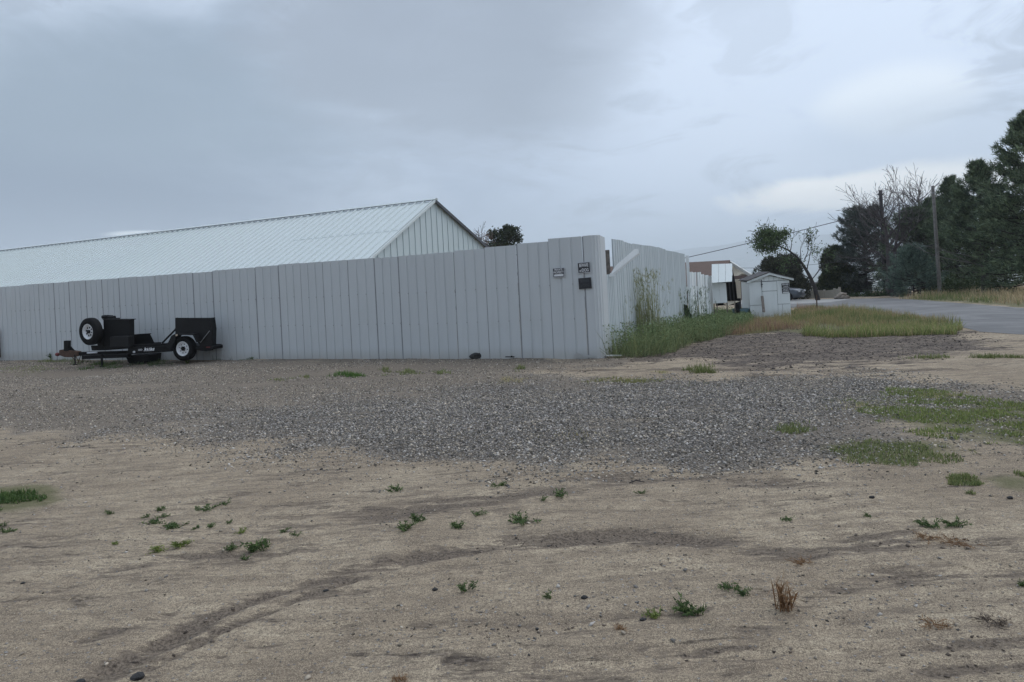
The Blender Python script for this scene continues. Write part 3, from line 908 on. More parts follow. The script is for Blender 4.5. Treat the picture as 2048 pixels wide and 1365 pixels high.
# ------------------------------------------------------------------ signs
def text_mb(txt, size, origin, ex, ey, out_, wide=None, bold=0.0, shear=0.0):
    cu = bpy.data.curves.new('txt', 'FONT')
    cu.body = txt; cu.size = size; cu.align_x = 'CENTER'; cu.offset = bold; cu.shear = shear; cu.resolution_u = 3
    cu.extrude = 0.0
    o = bpy.data.objects.new('txt', cu); C.objects.link(o)
    dg = bpy.context.evaluated_depsgraph_get()
    me = bpy.data.meshes.new_from_object(o.evaluated_get(dg))
    vs = np.array([v.co[:] for v in me.vertices]); fs = [tuple(p.vertices) for p in me.polygons]
    bpy.data.objects.remove(o); bpy.data.curves.remove(cu); bpy.data.meshes.remove(me)
    if wide:
        vs[:, 0] *= wide / (vs[:, 0].max() - vs[:, 0].min())
    ex, ey, out_ = (np.array(q, float) for q in (ex, ey, out_))
    mb = MB()
    mb.add([np.array(origin) + ex * v[0] + ey * v[1] + out_ * 0.001 for v in vs], fs)
    return mb

def sign(name, p, ex, out_, wd, ht, rows, label, tilt=0.0, faded=False, edge=True, strip=None, bar=None):
    """flat plate: frame, face, letters"""
    ex = np.array(ex, float); ez = np.array([0, 0, 1.0])
    ex, ez = ex * math.cos(tilt) + ez * math.sin(tilt), ez * math.cos(tilt) - ex * math.sin(tilt)
    out_ = np.array(out_, float)
    t_ = thing(name, p, label, 'sign')
    p = np.array(p, float)
    rect = lambda w_, h_: [(-w_ / 2, -h_ / 2), (w_ / 2, -h_ / 2), (w_ / 2, h_ / 2), (-w_ / 2, h_ / 2)]
    if edge:
        obj('frame', MB().prism(rect(wd, ht), p, ex, ez, out_ * 0.006), M['alu'], t_)
        obj('face', MB().prism(rect(wd * 0.93, ht * 0.90), p + out_ * 0.0065, ex, ez, out_ * 0.002), M['signblack'], t_)
        fl = 0.0095
    else:
        obj('face', MB().prism(rect(wd, ht), p, ex, ez, out_ * 0.005), M['signblack'], t_)
        fl = 0.006
    mt = M['signgrey'] if faded else M['signwhite']
    mb = MB()
    for txt, sz, y, wide in rows:
        q = text_mb(txt, sz, p + out_ * fl + ez * y, ex, ez, out_, wide, bold=sz * 0.018)
        mb.add(q.v, q.f)
    obj('lettering', mb, mt, t_)
    if strip:
        y, h_, w_ = strip
        obj('blank_strip', MB().prism(rect(w_, h_), p + out_ * fl + ez * y, ex, ez, out_ * 0.001), M['signwhite'], t_)
    if bar:
        obj('underline', MB().prism(rect(bar[1], bar[2]), p + out_ * fl + ez * bar[0], ex, ez, out_ * 0.001), M['signwhite'], t_)
    return t_
OUT = np.array([-NF[0], -NF[1], 0.0]); EX = np.array([TF[0], TF[1], 0.0])
def fsign(px, py): 
    q = on_fence(px, py); return q + OUT * 0.034
sign('warning_sign', fsign(1118.5, 545.5), EX, OUT, 0.305, 0.235, [('PRIVATE', 0.072, 0.045, 0.215), ('PROPERTY', 0.072, -0.018, 0.265)], 'black PRIVATE PROPERTY sign with blank white strip on the metal fence', R(1.0), strip=(-0.068, 0.048, 0.25), bar=(-0.034, 0.20, 0.006))
sign('warning_sign', fsign(1169, 535.5), EX, OUT, 0.325, 0.262, [('BEWARE', 0.12, 0.018, 0.25), ('of', 0.085, -0.100, 0.052), ], 'white lettered black BEWARE of DOG sign near the fence corner', R(1.6))
bs = [o for o in C.objects if o.name.startswith('lettering')][-1]
pS = fsign(1169, 535.5)
ez_ = np.array([0, 0, 1.0]); tl = R(1.6)
ex2 = EX * math.cos(tl) + ez_ * math.sin(tl); ez2 = ez_ * math.cos(tl) - EX * math.sin(tl)
def rewrite(o, parts, p, ex, ez, out_, fl):
    mb = MB()
    for txt, sz, x, y, wide in parts:
        q = text_mb(txt, sz, p + out_ * fl + ez * y + ex * x, ex, ez, out_, wide, bold=sz * 0.02)
        mb.add(q.v, q.f)
    org = np.array(o['_o'])
    me = bpy.data.meshes.new('lettering')
    me.from_pydata([tuple(np.array(v) - org) for v in mb.v], [], mb.f)
    me.materials.append(o.data.materials[0])
    o.data = me
rewrite(bs, [('BEWARE', 0.115, 0.0, 0.02, 0.235), ('of', 0.088, -0.095, -0.098, 0.06), ('DOG', 0.110, 0.032, -0.098, 0.165)], pS, ex2, ez2, OUT, 0.0095)
s3 = sign('warning_sign', fsign(1171, 567), EX, OUT, 0.325, 0.265, [('BEWARE', 0.1, 0.02, 0.235)], 'blackened faded BEWARE of DOG sign below the clear one on the fence', R(2.2), faded=True, edge=False)
ls = [o for o in s3.children if o.name.startswith('lettering')][0]
pS = fsign(1171, 567); tl = R(2.2)
ex3 = EX * math.cos(tl) + ez_ * math.sin(tl); ez3 = ez_ * math.cos(tl) - EX * math.sin(tl)
rewrite(ls, [('BEWARE', 0.10, 0.0, 0.03, 0.225), ('of', 0.075, -0.09, -0.08, 0.05), ('DOG', 0.095, 0.035, -0.08, 0.15)], pS, ex3, ez3, OUT, 0.006)

# ------------------------------------------------------------------ the barn
YB = 32.0
pk = W(868, 403.5, YB)
AX = np.array([-0.881, 0.473, 0])                         # along the ridge, to the left and away
GX = np.array([0.473, 0.881, 0])                          # across the gable, away from the camera
GN = np.array([0.881, -0.473, 0])                         # gable wall faces this way
def on_gable(px, py):
    u, v = px2ray(px, py)
    Y = (GN[:2] @ pk[:2]) / (GN[0] * u + GN[1])
    return np.array([u * Y, Y, H + v * Y])
pl_, pr_ = on_gable(743, 516), on_gable(967.5, 492)
sl = (pk[2] - pl_[2]) / np.linalg.norm(pk[:2] - pl_[:2]); sr = (pk[2] - pr_[2]) / np.linalg.norm(pk[:2] - pr_[:2])
EAVE = 2.35
wl_, wr_ = (pk[2] - EAVE) / sl, (pk[2] - EAVE) / sr
LEN = 46.0
barn = thing('barn', (pk[0], pk[1], 0), 'long white metal barn with ribbed pitched roof behind the fence', 'barn')
dn = np.array([*(-GX[:2] * 1), -sl]); dnL = wl_ + 0.35    # down the near slope, per metre across
nl_ = np.cross(AX, dn); nl_ /= np.linalg.norm(nl_)
if nl_[2] < 0: nl_ = -nl_
rib = 0.425
def roof_panel(q0, q1, lift):
    mb = MB()
    prof = [(0.0, 0.0), (0.006, 0.065), (0.050, 0.065), (0.065, 0.0), (rib, 0.0), (rib + 0.006, 0.065), (rib + 0.050, 0.065), (rib + 0.065, 0.0), (2 * rib + 0.02, 0.0)]
    V = []
    for th in (0, -0.012):
        for q in (q0, q1):
            for x, h in prof: V.append(pk + AX * x + dn * q + nl_ * (h + lift + th))
    n = len(prof)
    fs = []
    for i in range(n - 1):
        fs += [(i, i + n, i + n + 1, i + 1), (2 * n + i + 1, 3 * n + i + 1, 3 * n + i, 2 * n + i), (n + i, 3 * n + i, 3 * n + i + 1, n + i + 1)]
    fs += [(0, 2 * n, 3 * n, n), (i + 1, n + i + 1, 3 * n + i + 1, 2 * n + i + 1)]
    return mb.add(V, fs)
npan = int(LEN / (2 * rib))
lap = np.linalg.norm(pk[:2] - on_gable(806, 462)[:2]) + 0.05
full = obj('roof_panel', roof_panel(0.05, dnL, 0.03), M['barnroof'], barn)
up_p = obj('roof_panel', roof_panel(0.05, lap + 0.06, 0.045), M['barnroof'], barn)
lo_p = obj('roof_panel', roof_panel(lap, dnL, 0.03), M['barnroof'], barn)
for src, rng_ in ((full, range(7, npan)), (up_p, range(0, 6)), (lo_p, range(0, 6))):
    for k in rng_:
        c = src.copy(); C.objects.link(c)
        c.location = Vector(src.location) + Vector(AX * 2 * rib * (k + (1 if src is not full else 0)))
full.location = Vector(full.location) + Vector(AX * 2 * rib * 7) * 0 + Vector(AX * 2 * rib * npan)
dr = np.array([*GX[:2], -sr])
rake_c = MB().prism([(-0.12, 0), (LEN + 0.3, 0), (LEN + 0.3, wr_ + 0.35), (-0.12, wr_ + 0.35)], pk + np.array([0, 0, 0.03]), AX, dr, (0, 0, -0.03))
obj('far_roof_slope', rake_c, M['barnroof'], barn)
cap_ = MB()
cap_.prism([(-0.14, 0), (LEN + 0.4, 0), (LEN + 0.4, 0.13), (-0.14, 0.13)], pk + np.array([0, 0, 0.14]), AX, dn, (0, 0, 0.012))
cap_.prism([(-0.14, 0), (LEN + 0.4, 0), (LEN + 0.4, 0.13), (-0.14, 0.13)], pk + np.array([0, 0, 0.14]), AX, dr, (0, 0, 0.012))
obj('ridge_cap', cap_, M['barnroof'], barn)
vt = MB().prism([(-0.05, 0.10), (LEN, 0.10), (LEN, 0.118), (-0.05, 0.112)], pk + np.array([0, 0, 0.10]), AX, dn, (0, 0, 0.028))
obj('ridge_vent', vt, M['trim'], barn)
# gable wall: one sheet per rib spacing
x = -wl_
while x < wr_ - 0.05:
    x2 = min(x + rib * 1.0, wr_)
    zt = lambda q: pk[2] - (sl * -q if q < 0 else sr * q) - 0.06
    poly = [(x + 0.006, -0.5), (x2 - 0.006, -0.5), (x2 - 0.006, zt(x2))] + ([(0, zt(0))] if x < 0 < x2 else []) + [(x + 0.006, zt(x))]
    mb = MB().prism(poly, pk - np.array([0, 0, pk[2]]) + GN * 0.0, GX, (0, 0, 1), -GN * 0.03)
    mb.prism([(x - 0.006, -0.5), (x + 0.03, -0.5), (x + 0.03, zt(x + 0.03)), (x - 0.006, zt(x))], pk - np.array([0, 0, pk[2]]) + GN * 0.034, GX, (0, 0, 1), -GN * 0.03)
    obj('wall_panel', mb, M['barnwall'], barn)
    x = x2
# rake trims
ml = MB().prism([(-0.10, 0.0), (dnL, 0.0), (dnL, -0.10), (-0.10, -0.10)], pk + GN * 0.13 + np.array([0, 0, 0.10]), dn / np.linalg.norm(dn), nl_, -GN * 0.05)
tag(obj('rake_trim', ml, M['barnroof'], barn), 'white rake trim on the near slope')
nr_ = np.cross(dr, AX); nr_ = nr_ / np.linalg.norm(nr_); nr_ = nr_ if nr_[2] > 0 else -nr_
mr = MB().prism([(-0.05, 0.02), (wr_ * 1.15, 0.02), (wr_ * 1.15, -0.11), (-0.05, -0.11)], pk + GN * 0.15 + np.array([0, 0, 0.03]), dr / np.linalg.norm(dr), nr_, -GN * 0.06)
tag(obj('rake_trim', mr, M['trim'], barn), 'dark rake trim on the far slope')
obj('long_wall', MB().prism([(0.05, -0.5), (LEN, -0.5), (LEN, EAVE + 0.05), (0.05, EAVE + 0.05)], pk - GX * wl_ - np.array([0, 0, pk[2]]), AX, (0, 0, 1), GX * 0.05), M['barnwall'], barn)

# slab and dark post at the far left end of the fence
sb = G(20, 714)
tag(obj('concrete_slab', MB().box((sb[0] - 0.6, sb[1] - 0.50, 0.02), (2.6, 0.8, 0.16)), M['concrete'], origin=(sb[0], sb[1], 0), bevel=0.01), 'low concrete slab at the foot of the fence, far from the corner', 'slab')
sp = on_fence(3, 690)
tag(obj('timber_post', MB().box((sp[0] - 0.03 + OUT[0] * 0.12, sp[1] + OUT[1] * 0.12, 0.52), (0.14, 0.12, 1.1)), M['rust'], origin=(sp[0], sp[1], 0), bevel=0.008), 'short dark brown post leaning on the fence beside the concrete slab', 'post')

# ------------------------------------------------------------------ trailer
PW = G(370.4, 728.0)
psi = R(-14)
RX = np.array([math.cos(psi), math.sin(psi), 0]); LY = np.array([-math.sin(psi), math.cos(psi), 0])   # to the rear; across, away
UZ = np.array([0, 0, 1.0])
def T(zx, zy, off=0.0):
    """enlargement pixel -> (along, height) on the trailer's near side moved 'off' metres away from the camera"""
    px, py = 80 + zx * 400 / 2048, 600 + zy * 400 / 2048
    u, v = px2ray(px, py)
    o = PW + LY * off
    Y = (LY[:2] @ o[:2]) / (LY[0] * u + LY[1])
    p = np.array([u * Y, Y, H + v * Y])
    return float((p - o) @ RX), float(p[2])
def TP(poly, off, thick):
    q = [T(a, b, off) for a, b in poly]
    o = PW * np.array([1, 1, 0]) + LY * off
    return q, o, RX, UZ, LY * thick
trailer = thing('utility_trailer', (PW[0], PW[1], 0), 'black single axle utility trailer with spare wheel parked along the fence', 'trailer')
def tpart(name, polys, mat='black', bevel=0.0):
    mb = MB()
    for poly, off, th in polys: mb.prism(*TP(poly, off, th))
    return obj(name, mb, M[mat], trailer, bevel=bevel)
WID = 1.75
tpart('deck_frame', [([(900, 465), (1335, 445), (1340, 520), (900, 540)], 0.12, 0.10), ([(900, 465), (1335, 445), (1340, 520), (900, 540)], WID - 0.15, 0.10), ([(900, 470), (1000, 468), (1000, 500), (900, 505)], 0.22, WID - 0.4), ([(1200, 455), (1760, 470), (1760, 500), (1200, 490)], 0.22, WID - 0.4)])
tpart('side_rail', [([(915, 488), (1350, 470), (1350, 530), (905, 560)], 0.06, 0.06)])
tpart('drawbar', [([(380, 537), (930, 522), (930, 560), (390, 575)], 0.55, 0.12), ([(425, 572), (905, 556), (890, 592), (428, 610)], 0.10, 0.16), ([(425, 572), (905, 556), (890, 592), (428, 610)], 1.1, 0.16)])
cpl = tpart('coupler', [([(196, 515), (240, 508), (300, 518), (385, 530), (392, 572), (330, 590), (250, 588), (190, 565)], 0.52, 0.16)], 'rust', 0.01)
mb = MB().lathe([(0.0, -0.06), (0.055, -0.05), (0.065, 0.0), (0.05, 0.05), (0.0, 0.055)], PW * np.array([1, 1, 0]) + LY * 0.6 + RX * T(180, 560, 0.6)[0] + UZ * T(180, 560, 0.6)[1], RX, 14)
obj('coupler_cap', mb, M['red'], trailer)
tpart('jack_plate', [([(243, 420), (287, 420), (287, 525), (243, 525)], 0.5, 0.12), ([(287, 448), (362, 528), (287, 528)], 0.55, 0.02)])
def tpt(zx, zy, off): 
    a, z = T(zx, zy, off); return PW * np.array([1, 1, 0]) + LY * off + RX * a + UZ * z
def leg(zx, z0, off, r, foot):
    top = tpt(zx, z0, off)
    g = float(relz(top[0], top[1]))
    mb = MB().tube([top, (top[0], top[1], g + 0.02)], [r, r * 0.85], 10)
    mb.lathe([(0, 0.03), (foot * 0.6, 0.03), (foot, 0.012), (foot, 0.0), (0, 0.0)], (top[0], top[1], g), (0, 0, 1), 12)
    return obj('jack_leg', mb, M['black'], trailer)
leg(356, 560, 0.45, 0.022, 0.07)
leg(631, 560, 0.08, 0.038, 0.09)
ch = MB()
for dx in (0.0, 0.14):
    a = tpt(330, 580, 0.5) + RX * dx; b = tpt(415, 575, 0.5) + RX * dx
    ch.tube([a, a * 0.65 + b * 0.35 - UZ * 0.20, a * 0.3 + b * 0.7 - UZ * 0.22, b], [0.012] * 4, 6)
obj('safety_chain', ch, M['rust'], trailer)
obj('handle_tube', MB().tube([tpt(485, 545, 0.04), tpt(582, 540, 0.04)], [0.026, 0.026], 10), M['alu'], trailer)
# tool box at the front with a smaller box before it
tpart('tool_box', [([(648, 205), (915, 205), (918, 500), (655, 520)], 0.15, 0.22)], 'black', 0.012)
tpart('battery_box', [([(715, 378), (905, 375), (908, 488), (718, 490)], -0.10, 0.24)], 'tread', 0.02)
tpart('box_lid', [([(640, 199), (920, 199), (920, 207), (640, 207)], 0.13, 0.27)], 'black', 0.006)
tpart('spare_bracket', [([(520, 470), (660, 470), (660, 520), (530, 520)], 0.25, 0.10), ([(560, 300), (650, 300), (650, 480), (590, 480)], 0.12, 0.08)])
wn = tpart('winch', [([(655, 188), (760, 188), (760, 204), (655, 204)], 0.40, 0.25)], 'black')
mb = MB()
mb.tube([tpt(640, 178, 0.42), tpt(700, 172, 0.45)], [0.062, 0.058], 12); mb.tube([tpt(705, 178, 0.42), tpt(765, 182, 0.42)], [0.05, 0.062], 12); mb.tube([tpt(655, 166, 0.5), tpt(745, 170, 0.5)], [0.04, 0.04], 10)
dr_ = obj('winch_drum', mb, M['tread'], trailer); dr_.parent = wn; dr_.location = (0, 0, 0)
# rock guard amidships and slung box
tpart('guard_plate', [([(935, 465), (985, 352), (1118, 345), (1168, 446)], 0.75, 0.03), ([(985, 352), (1118, 345), (1118, 352), (985, 360)], 0.77, 0.10)], 'black')
tpart('guard_brace', [([(918, 360), (985, 352), (988, 358), (930, 440), (920, 440), (968, 362), (918, 368)], 0.74, 0.02)], 'tread')
tpart('slung_box', [([(868, 575), (1115, 560), (1105, 640), (1000, 662), (905, 650)], 0.45, 0.6)], 'rubber', 0.03)
# rear box, mudguard
tpart('side_panel', [([(1385, 185), (1744, 185), (1762, 300), (1756, 470), (1640, 470), (1608, 430), (1570, 350), (1385, 350)], -0.02, 0.03)], 'tread')
tpart('front_panel', [([(1385, 185), (1393, 185), (1393, 455), (1385, 455)], 0.01, 0.10)], 'tread')
tpart('tailgate', [([(1738, 185), (1746, 185), (1762, 300), (1757, 470), (1749, 470), (1754, 300)], 0.01, 0.22)], 'tread')
tpart('mudguard', [([(1345, 366), (1385, 348), (1572, 348), (1612, 432), (1600, 436), (1562, 362), (1395, 362), (1362, 380)], -0.22, 0.30), ([(1345, 366), (1396, 362), (1388, 400), (1340, 512), (1288, 482)], -0.20, 0.25)], 'tread', 0.006)
tpart('rear_bumper', [([(1590, 470), (1752, 470), (1752, 520), (1700, 527), (1600, 515)], 0.0, 0.12), ([(1745, 475), (1778, 475), (1778, 508), (1745, 512)], -0.05, 0.45)], 'black', 0.008)
obj('side_brace', MB().bar(tpt(1250, 445, 0.1), tpt(1392, 300, 0.1), 0.03, 0.05), M['black'], trailer)
obj('latch_rod', MB().tube([tpt(1643, 438, -0.04), tpt(1737, 318, -0.04)], [0.012, 0.012], 6), M['steel'], trailer)
tpart('marker_lamp', [([(1386, 354), (1404, 352), (1404, 370), (1390, 374)], -0.24, 0.03)], 'amber')
tpart('reflector', [([(1700, 482), (1740, 480), (1740, 490), (1700, 492)], -0.015, 0.02)], 'red')
c = tpt(962, 535, 0.04)
obj('filler_cap', MB().lathe([(0, -0.02), (0.03, -0.02), (0.034, 0), (0.034, 0.03)], c, LY, 14), M['alu'], trailer)
# lettering on the rail
a0 = tpt(1027, 520, 0.052); 
mb = text_mb('LED', 0.075, a0, RX, UZ, -LY, 0.15, 0.001)
obj('lettering', mb, M['signwhite'], trailer)
mb = MB()
xs = [0, 34, 52, 74, 96]
for k, (x0_, x1_) in enumerate(((1068, 1092), (1094, 1110), (1112, 1124), (1128, 1150), (1150, 1160), (1160, 1168))):
    h_ = (0, 6, 4, 0, 7, 5)[k]
    mb.prism([T(x0_, 518, 0.05), T(x0_ + 6, 488 + h_, 0.05), T(x0_ + 13, 488 + h_, 0.05), T(x0_ + 7, 518, 0.05)], PW * np.array([1, 1, 0]) + LY * 0.05, RX, UZ, -LY * 0.002)
    mb.prism([T(x0_ + 4, 500 + h_, 0.05), T(x1_, 496 + h_, 0.05), T(x1_ - 4, 516, 0.05), T(x0_ + 2, 518, 0.05)], PW * np.array([1, 1, 0]) + LY * 0.0495, RX, UZ, -LY * 0.002)
mb.prism([T(1062, 522, 0.05), T(1168, 518, 0.05), T(1168, 521, 0.05), T(1062, 526, 0.05)], PW * np.array([1, 1, 0]) + LY * 0.05, RX, UZ, -LY * 0.002)
tag(obj('script_emblem', mb, M['signwhite'], trailer), 'slanted white script emblem on the rail')
def wheel(c, ax, ro, wid, rr, name, spokes):
    """ax points out of the wheel's face"""
    ax = np.array(ax, float); c = np.array(c, float)
    t_ = obj(name, MB().lathe([(rr * 0.55, -wid * 0.4), (rr * 0.95, -wid * 0.42), (rr, -wid * 0.2), (rr, 0.3 * wid)], c, ax, 26), M['black'], trailer)
    prof = [(rr, -wid * 0.40), (rr * 1.25, -wid * 0.50), (ro * 0.90, -wid * 0.46), (ro * 0.985, -wid * 0.33), (ro, -wid * 0.1), (ro * 0.985, -wid * 0.085), (ro * 0.985, -wid * 0.06), (ro, -wid * 0.045), (ro, wid * 0.045), (ro * 0.985, wid * 0.06), (ro * 0.985, wid * 0.085), (ro, wid * 0.1), (ro * 0.985, wid * 0.33), (ro * 0.90, wid * 0.46), (rr * 1.25, wid * 0.50), (rr * 1.02, wid * 0.42), (rr, wid * 0.36)]
    ty = obj('tyre', MB().lathe(prof, c, ax, 36), M['rubber'], trailer, smooth=True)
    rm = obj('rim', MB().lathe([(rr * 1.06, wid * 0.44), (rr * 1.0, wid * 0.47), (rr * 0.93, wid * 0.40), (rr * 0.86, wid * 0.16), (rr * 0.74, wid * 0.12), (rr * 0.60, wid * 0.20), (rr * 0.34, wid * 0.22), (0.0, wid * 0.22)], c, ax, 30), M['rim'], trailer, smooth=True)
    a = np.cross(ax, UZ); a /= np.linalg.norm(a); b = np.cross(a, ax)
    hl = MB()
    for k in range(8):
        q = 2 * math.pi * (k + 0.3) / 8
        dd = a * math.cos(q) + b * math.sin(q); pp = -a * math.sin(q) + b * math.cos(q)
        cc = c + ax * (wid * 0.205)
        if spokes:
            hl.prism([(0.40 * rr, -0.035 * rr), (0.66 * rr, -0.15 * rr), (0.66 * rr, 0.15 * rr), (0.40 * rr, 0.035 * rr)], cc, dd, pp, ax * 0.012)
        else:
            hl.lathe([(0.085 * rr, 0.012), (0, 0.012)], cc + dd * rr * 0.64 - ax * 0.006, ax, 8)
    h1 = obj('hole', hl, M['black'], trailer)
    tag(h1, kind='stuff')
    star = [(rr * (0.36 if k % 2 == 0 else 0.25) * math.cos(k * math.pi / 6), rr * (0.36 if k % 2 == 0 else 0.25) * math.sin(k * math.pi / 6)) for k in range(12)]
    hb = obj('hub', MB().prism(star if not spokes else [(rr * 0.26 * math.cos(k * math.pi / 5), rr * 0.26 * math.sin(k * math.pi / 5)) for k in range(10)], c + ax * wid * 0.23, a, b, ax * 0.05), M['black'], trailer)
    for q in (ty, rm, h1, hb):
        q.parent = t_; q.location = (0, 0, 0)
    return t_
RO = 0.385
wc = PW * np.array([1, 1, 0]) + LY * 0.02 + UZ * (RO - 0.02)
wheel(wc, -LY, RO, 0.24, 0.215, 'wheel', False)
wheel(PW * np.array([1, 1, 0]) + LY * (WID - 0.15) + UZ * (RO - 0.02), LY, RO, 0.24, 0.215, 'wheel', False)
sc_ = tpt(522, 324, 0.0)
tag(wheel(sc_, np.array([-math.sin(R(24)), -math.cos(R(24)), 0]), 0.445, 0.27, 0.235, 'spare_wheel', True), 'spare wheel with white spoked rim')

# ------------------------------------------------------------------ small white shed
YS = 29.5
def PS(zx, zy, Y=YS):
    return W(1410 + zx * 0.10989, 500 + zy * 0.10989, Y)
bl, br_, tr_, tl_, pkS = PS(838, 1130), PS(1550, 1140), PS(1520, 555), PS(832, 585), PS(1165, 470)
x0, x1 = bl[0], br_[0]
xm = pkS[0]; ze = (tr_[2] + tl_[2]) / 2; zp = pkS[2]
zg = float(hgt(x0, YS)) - 0.1
shed = thing('shed', (xm, YS, zg + 0.1), 'small white board shed with low gable roof and warning signs', 'shed')
yaw = R(-6)
sx = np.array([math.cos(yaw), math.sin(yaw), 0]); sy = np.array([-math.sin(yaw), math.cos(yaw), 0])
so_ = np.array([xm, YS, 0.0])
X0, X1 = x0 - xm, x1 - xm
zr = zg + (ze - zg)
def SP(zx, zy):                                            # enlargement pixel -> (x, z) on the shed front
    p = PS(zx, zy); return float(p[0] - xm), float(p[2])
DEP = 1.5
def front(name, polys, off, th, mat='white', label=None):
    mb = MB()
    for poly in polys: mb.prism(poly, so_ + sy * off, sx, UZ, sy * th)
    o = obj(name, mb, M[mat], shed)
    return tag(o, label) if label else o
lineL, lineR = SP(1042, 800)[0], SP(1312, 800)[0]
zmid = SP(1200, 750)[1]; zs = SP(1400, 988)[1]
g_ = 0.008
front('board', [[(X0, zs + g_), (lineL - g_, zs + g_), (lineL - g_, ze - g_), (X0, ze - g_)]], 0, 0.03)
front('board', [[(lineR + g_, zs + g_), (X1, zs + g_), (X1, ze - g_), (lineR + g_, ze - g_)]], 0, 0.03)
front('board', [[(X0, zg), (lineL - g_, zg), (lineL - g_, zs - g_), (X0, zs - g_)]], 0.004, 0.03)
kx = (lineR + X1) / 2 - 0.06
front('board', [[(lineR + g_, zg), (kx - g_, zg), (kx - g_, zs - g_), (lineR + g_, zs - g_)]], 0.004, 0.03)
front('board', [[(kx + g_, zg), (X1, zg), (X1, zs - g_), (kx + g_, zs - g_)]], 0.004, 0.03)
xs_ = np.linspace(X0 + 0.02, X1 - 0.02, 9)
rise = (zp - ze)
zt_ = lambda q: ze + rise * (1 - abs(q) / (X1 if q > 0 else -X0)) 
for k in range(8):
    a, b = xs_[k] + 0.006, xs_[k + 1] - 0.006
    poly = [(a, ze + g_), (b, ze + g_), (b, max(zt_(b), ze + 0.012))] + ([(0, zt_(0))] if a < 0 < b else []) + [(a, max(zt_(a), ze + 0.012))]
    front('board', [poly], 0.002, 0.03)
front('backing', [[(X0 + 0.01, zg), (X1 - 0.01, zg), (X1 - 0.01, ze), (0, zp - 0.02), (X0 + 0.01, ze)]], 0.036, 0.01, 'trim')
door = front('door', [[(lineL + g_, zmid + g_), (lineR - g_, zmid + g_), (lineR - g_, ze - 0.02), (lineL + g_, ze - 0.02)], [(lineL + g_, zg), (lineR - g_, zg), (lineR - g_, zmid - g_), (lineL + g_, zmid - g_)]], -0.006, 0.035)
hs = front('hasp', [[(lineL - 0.03, SP(0, 690)[1]), (lineL + 0.05, SP(0, 690)[1]), (lineL + 0.05, SP(0, 678)[1]), (lineL - 0.03, SP(0, 678)[1])], [(lineL - 0.015, SP(0, 740)[1]), (lineL + 0.015, SP(0, 740)[1]), (lineL + 0.015, SP(0, 600)[1]), (lineL - 0.015, SP(0, 600)[1])]], -0.03, 0.02, 'trim')
for xw, nm in ((X0, 1), (X1, -1)):
    obj('side_wall', MB().prism([(0.04, zg), (DEP, zg), (DEP, ze), (0.04, ze)], so_ + sx * (xw + 0.002 * nm), sy, UZ, sx * 0.03 * nm), M['white'], shed)
obj('back_wall', MB().prism([(X0, zg), (X1, zg), (X1, ze), (0, zp), (X0, ze)], so_ + sy * DEP, sx, UZ, sy * 0.03), M['white'], shed)
ov = 0.16
eL = np.array(SP(772, 572)); eR = np.array(SP(1586, 520)); pT = np.array(SP(1162, 415))
for e_ in (eL, eR):
    mb = MB()
    dv = e_ - pT
    nn = np.array([-dv[1], dv[0]]); nn /= np.linalg.norm(nn); nn = nn if nn[1] > 0 else -nn
    mb.prism([tuple(pT), tuple(e_), tuple(e_ - np.array([0, 0.085])), tuple(pT - np.array([0, 0.095]))], so_ - sy * 0.10, sx, UZ, sy * 0.03)
    obj('fascia', mb, M['white'], shed)
    rf = MB().prism([tuple(pT + [0, 0.006]), tuple(e_ + [0, 0.006]), tuple(e_ + [0, 0.035]), tuple(pT + [0, 0.038])], so_ - sy * 0.13, sx, UZ, sy * (DEP + 0.3))
    obj('roof', rf, M['shingledk'], shed)
q = so_ + sx * SP(1452, 650)[0] + UZ * SP(1452, 650)[1] - sy * 0.008
sgx, sgo = sx, -sy
s4 = sign('warning_sign', q, sgx, sgo, 0.30, 0.19, [('BEWARE', 0.075, 0.008, 0.24)], 'upper black sign reading BEWARE of DOG on the white shed', R(2), edge=False)
ls = [o for o in s4.children if o.name.startswith('lettering')][0]
tl = R(2); e4 = sgx * math.cos(tl) + UZ * math.sin(tl); z4 = UZ * math.cos(tl) - sgx * math.sin(tl)
rewrite(ls, [('BEWARE', 0.085, 0.0, 0.015, 0.235), ('of', 0.06, -0.085, -0.075, 0.05), ('DOG', 0.085, 0.03, -0.075, 0.15)], q, e4, z4, sgo, 0.006)
q = so_ + sx * SP(1460, 745)[0] + UZ * SP(1460, 745)[1] - sy * 0.008
sign('warning_sign', q, sgx, sgo, 0.30, 0.205, [('PRIVATE', 0.06, 0.035, 0.2), ('PROPERTY', 0.06, -0.022, 0.24)], 'lower black PRIVATE PROPERTY sign on the white shed', R(2), edge=False, strip=(-0.068, 0.045, 0.25))
# leaning plank in front of the shed
pa, pb = PS(1068, 1085, YS - 0.55), PS(1040, 845, YS - 0.10)
tag(obj('leaning_plank', MB().bar(pa - UZ * 0.1, pb, 0.10, 0.04, up=(0, 1, 0)), M['wood'], origin=pa), 'weathered plank leaning against the white shed door', 'plank')

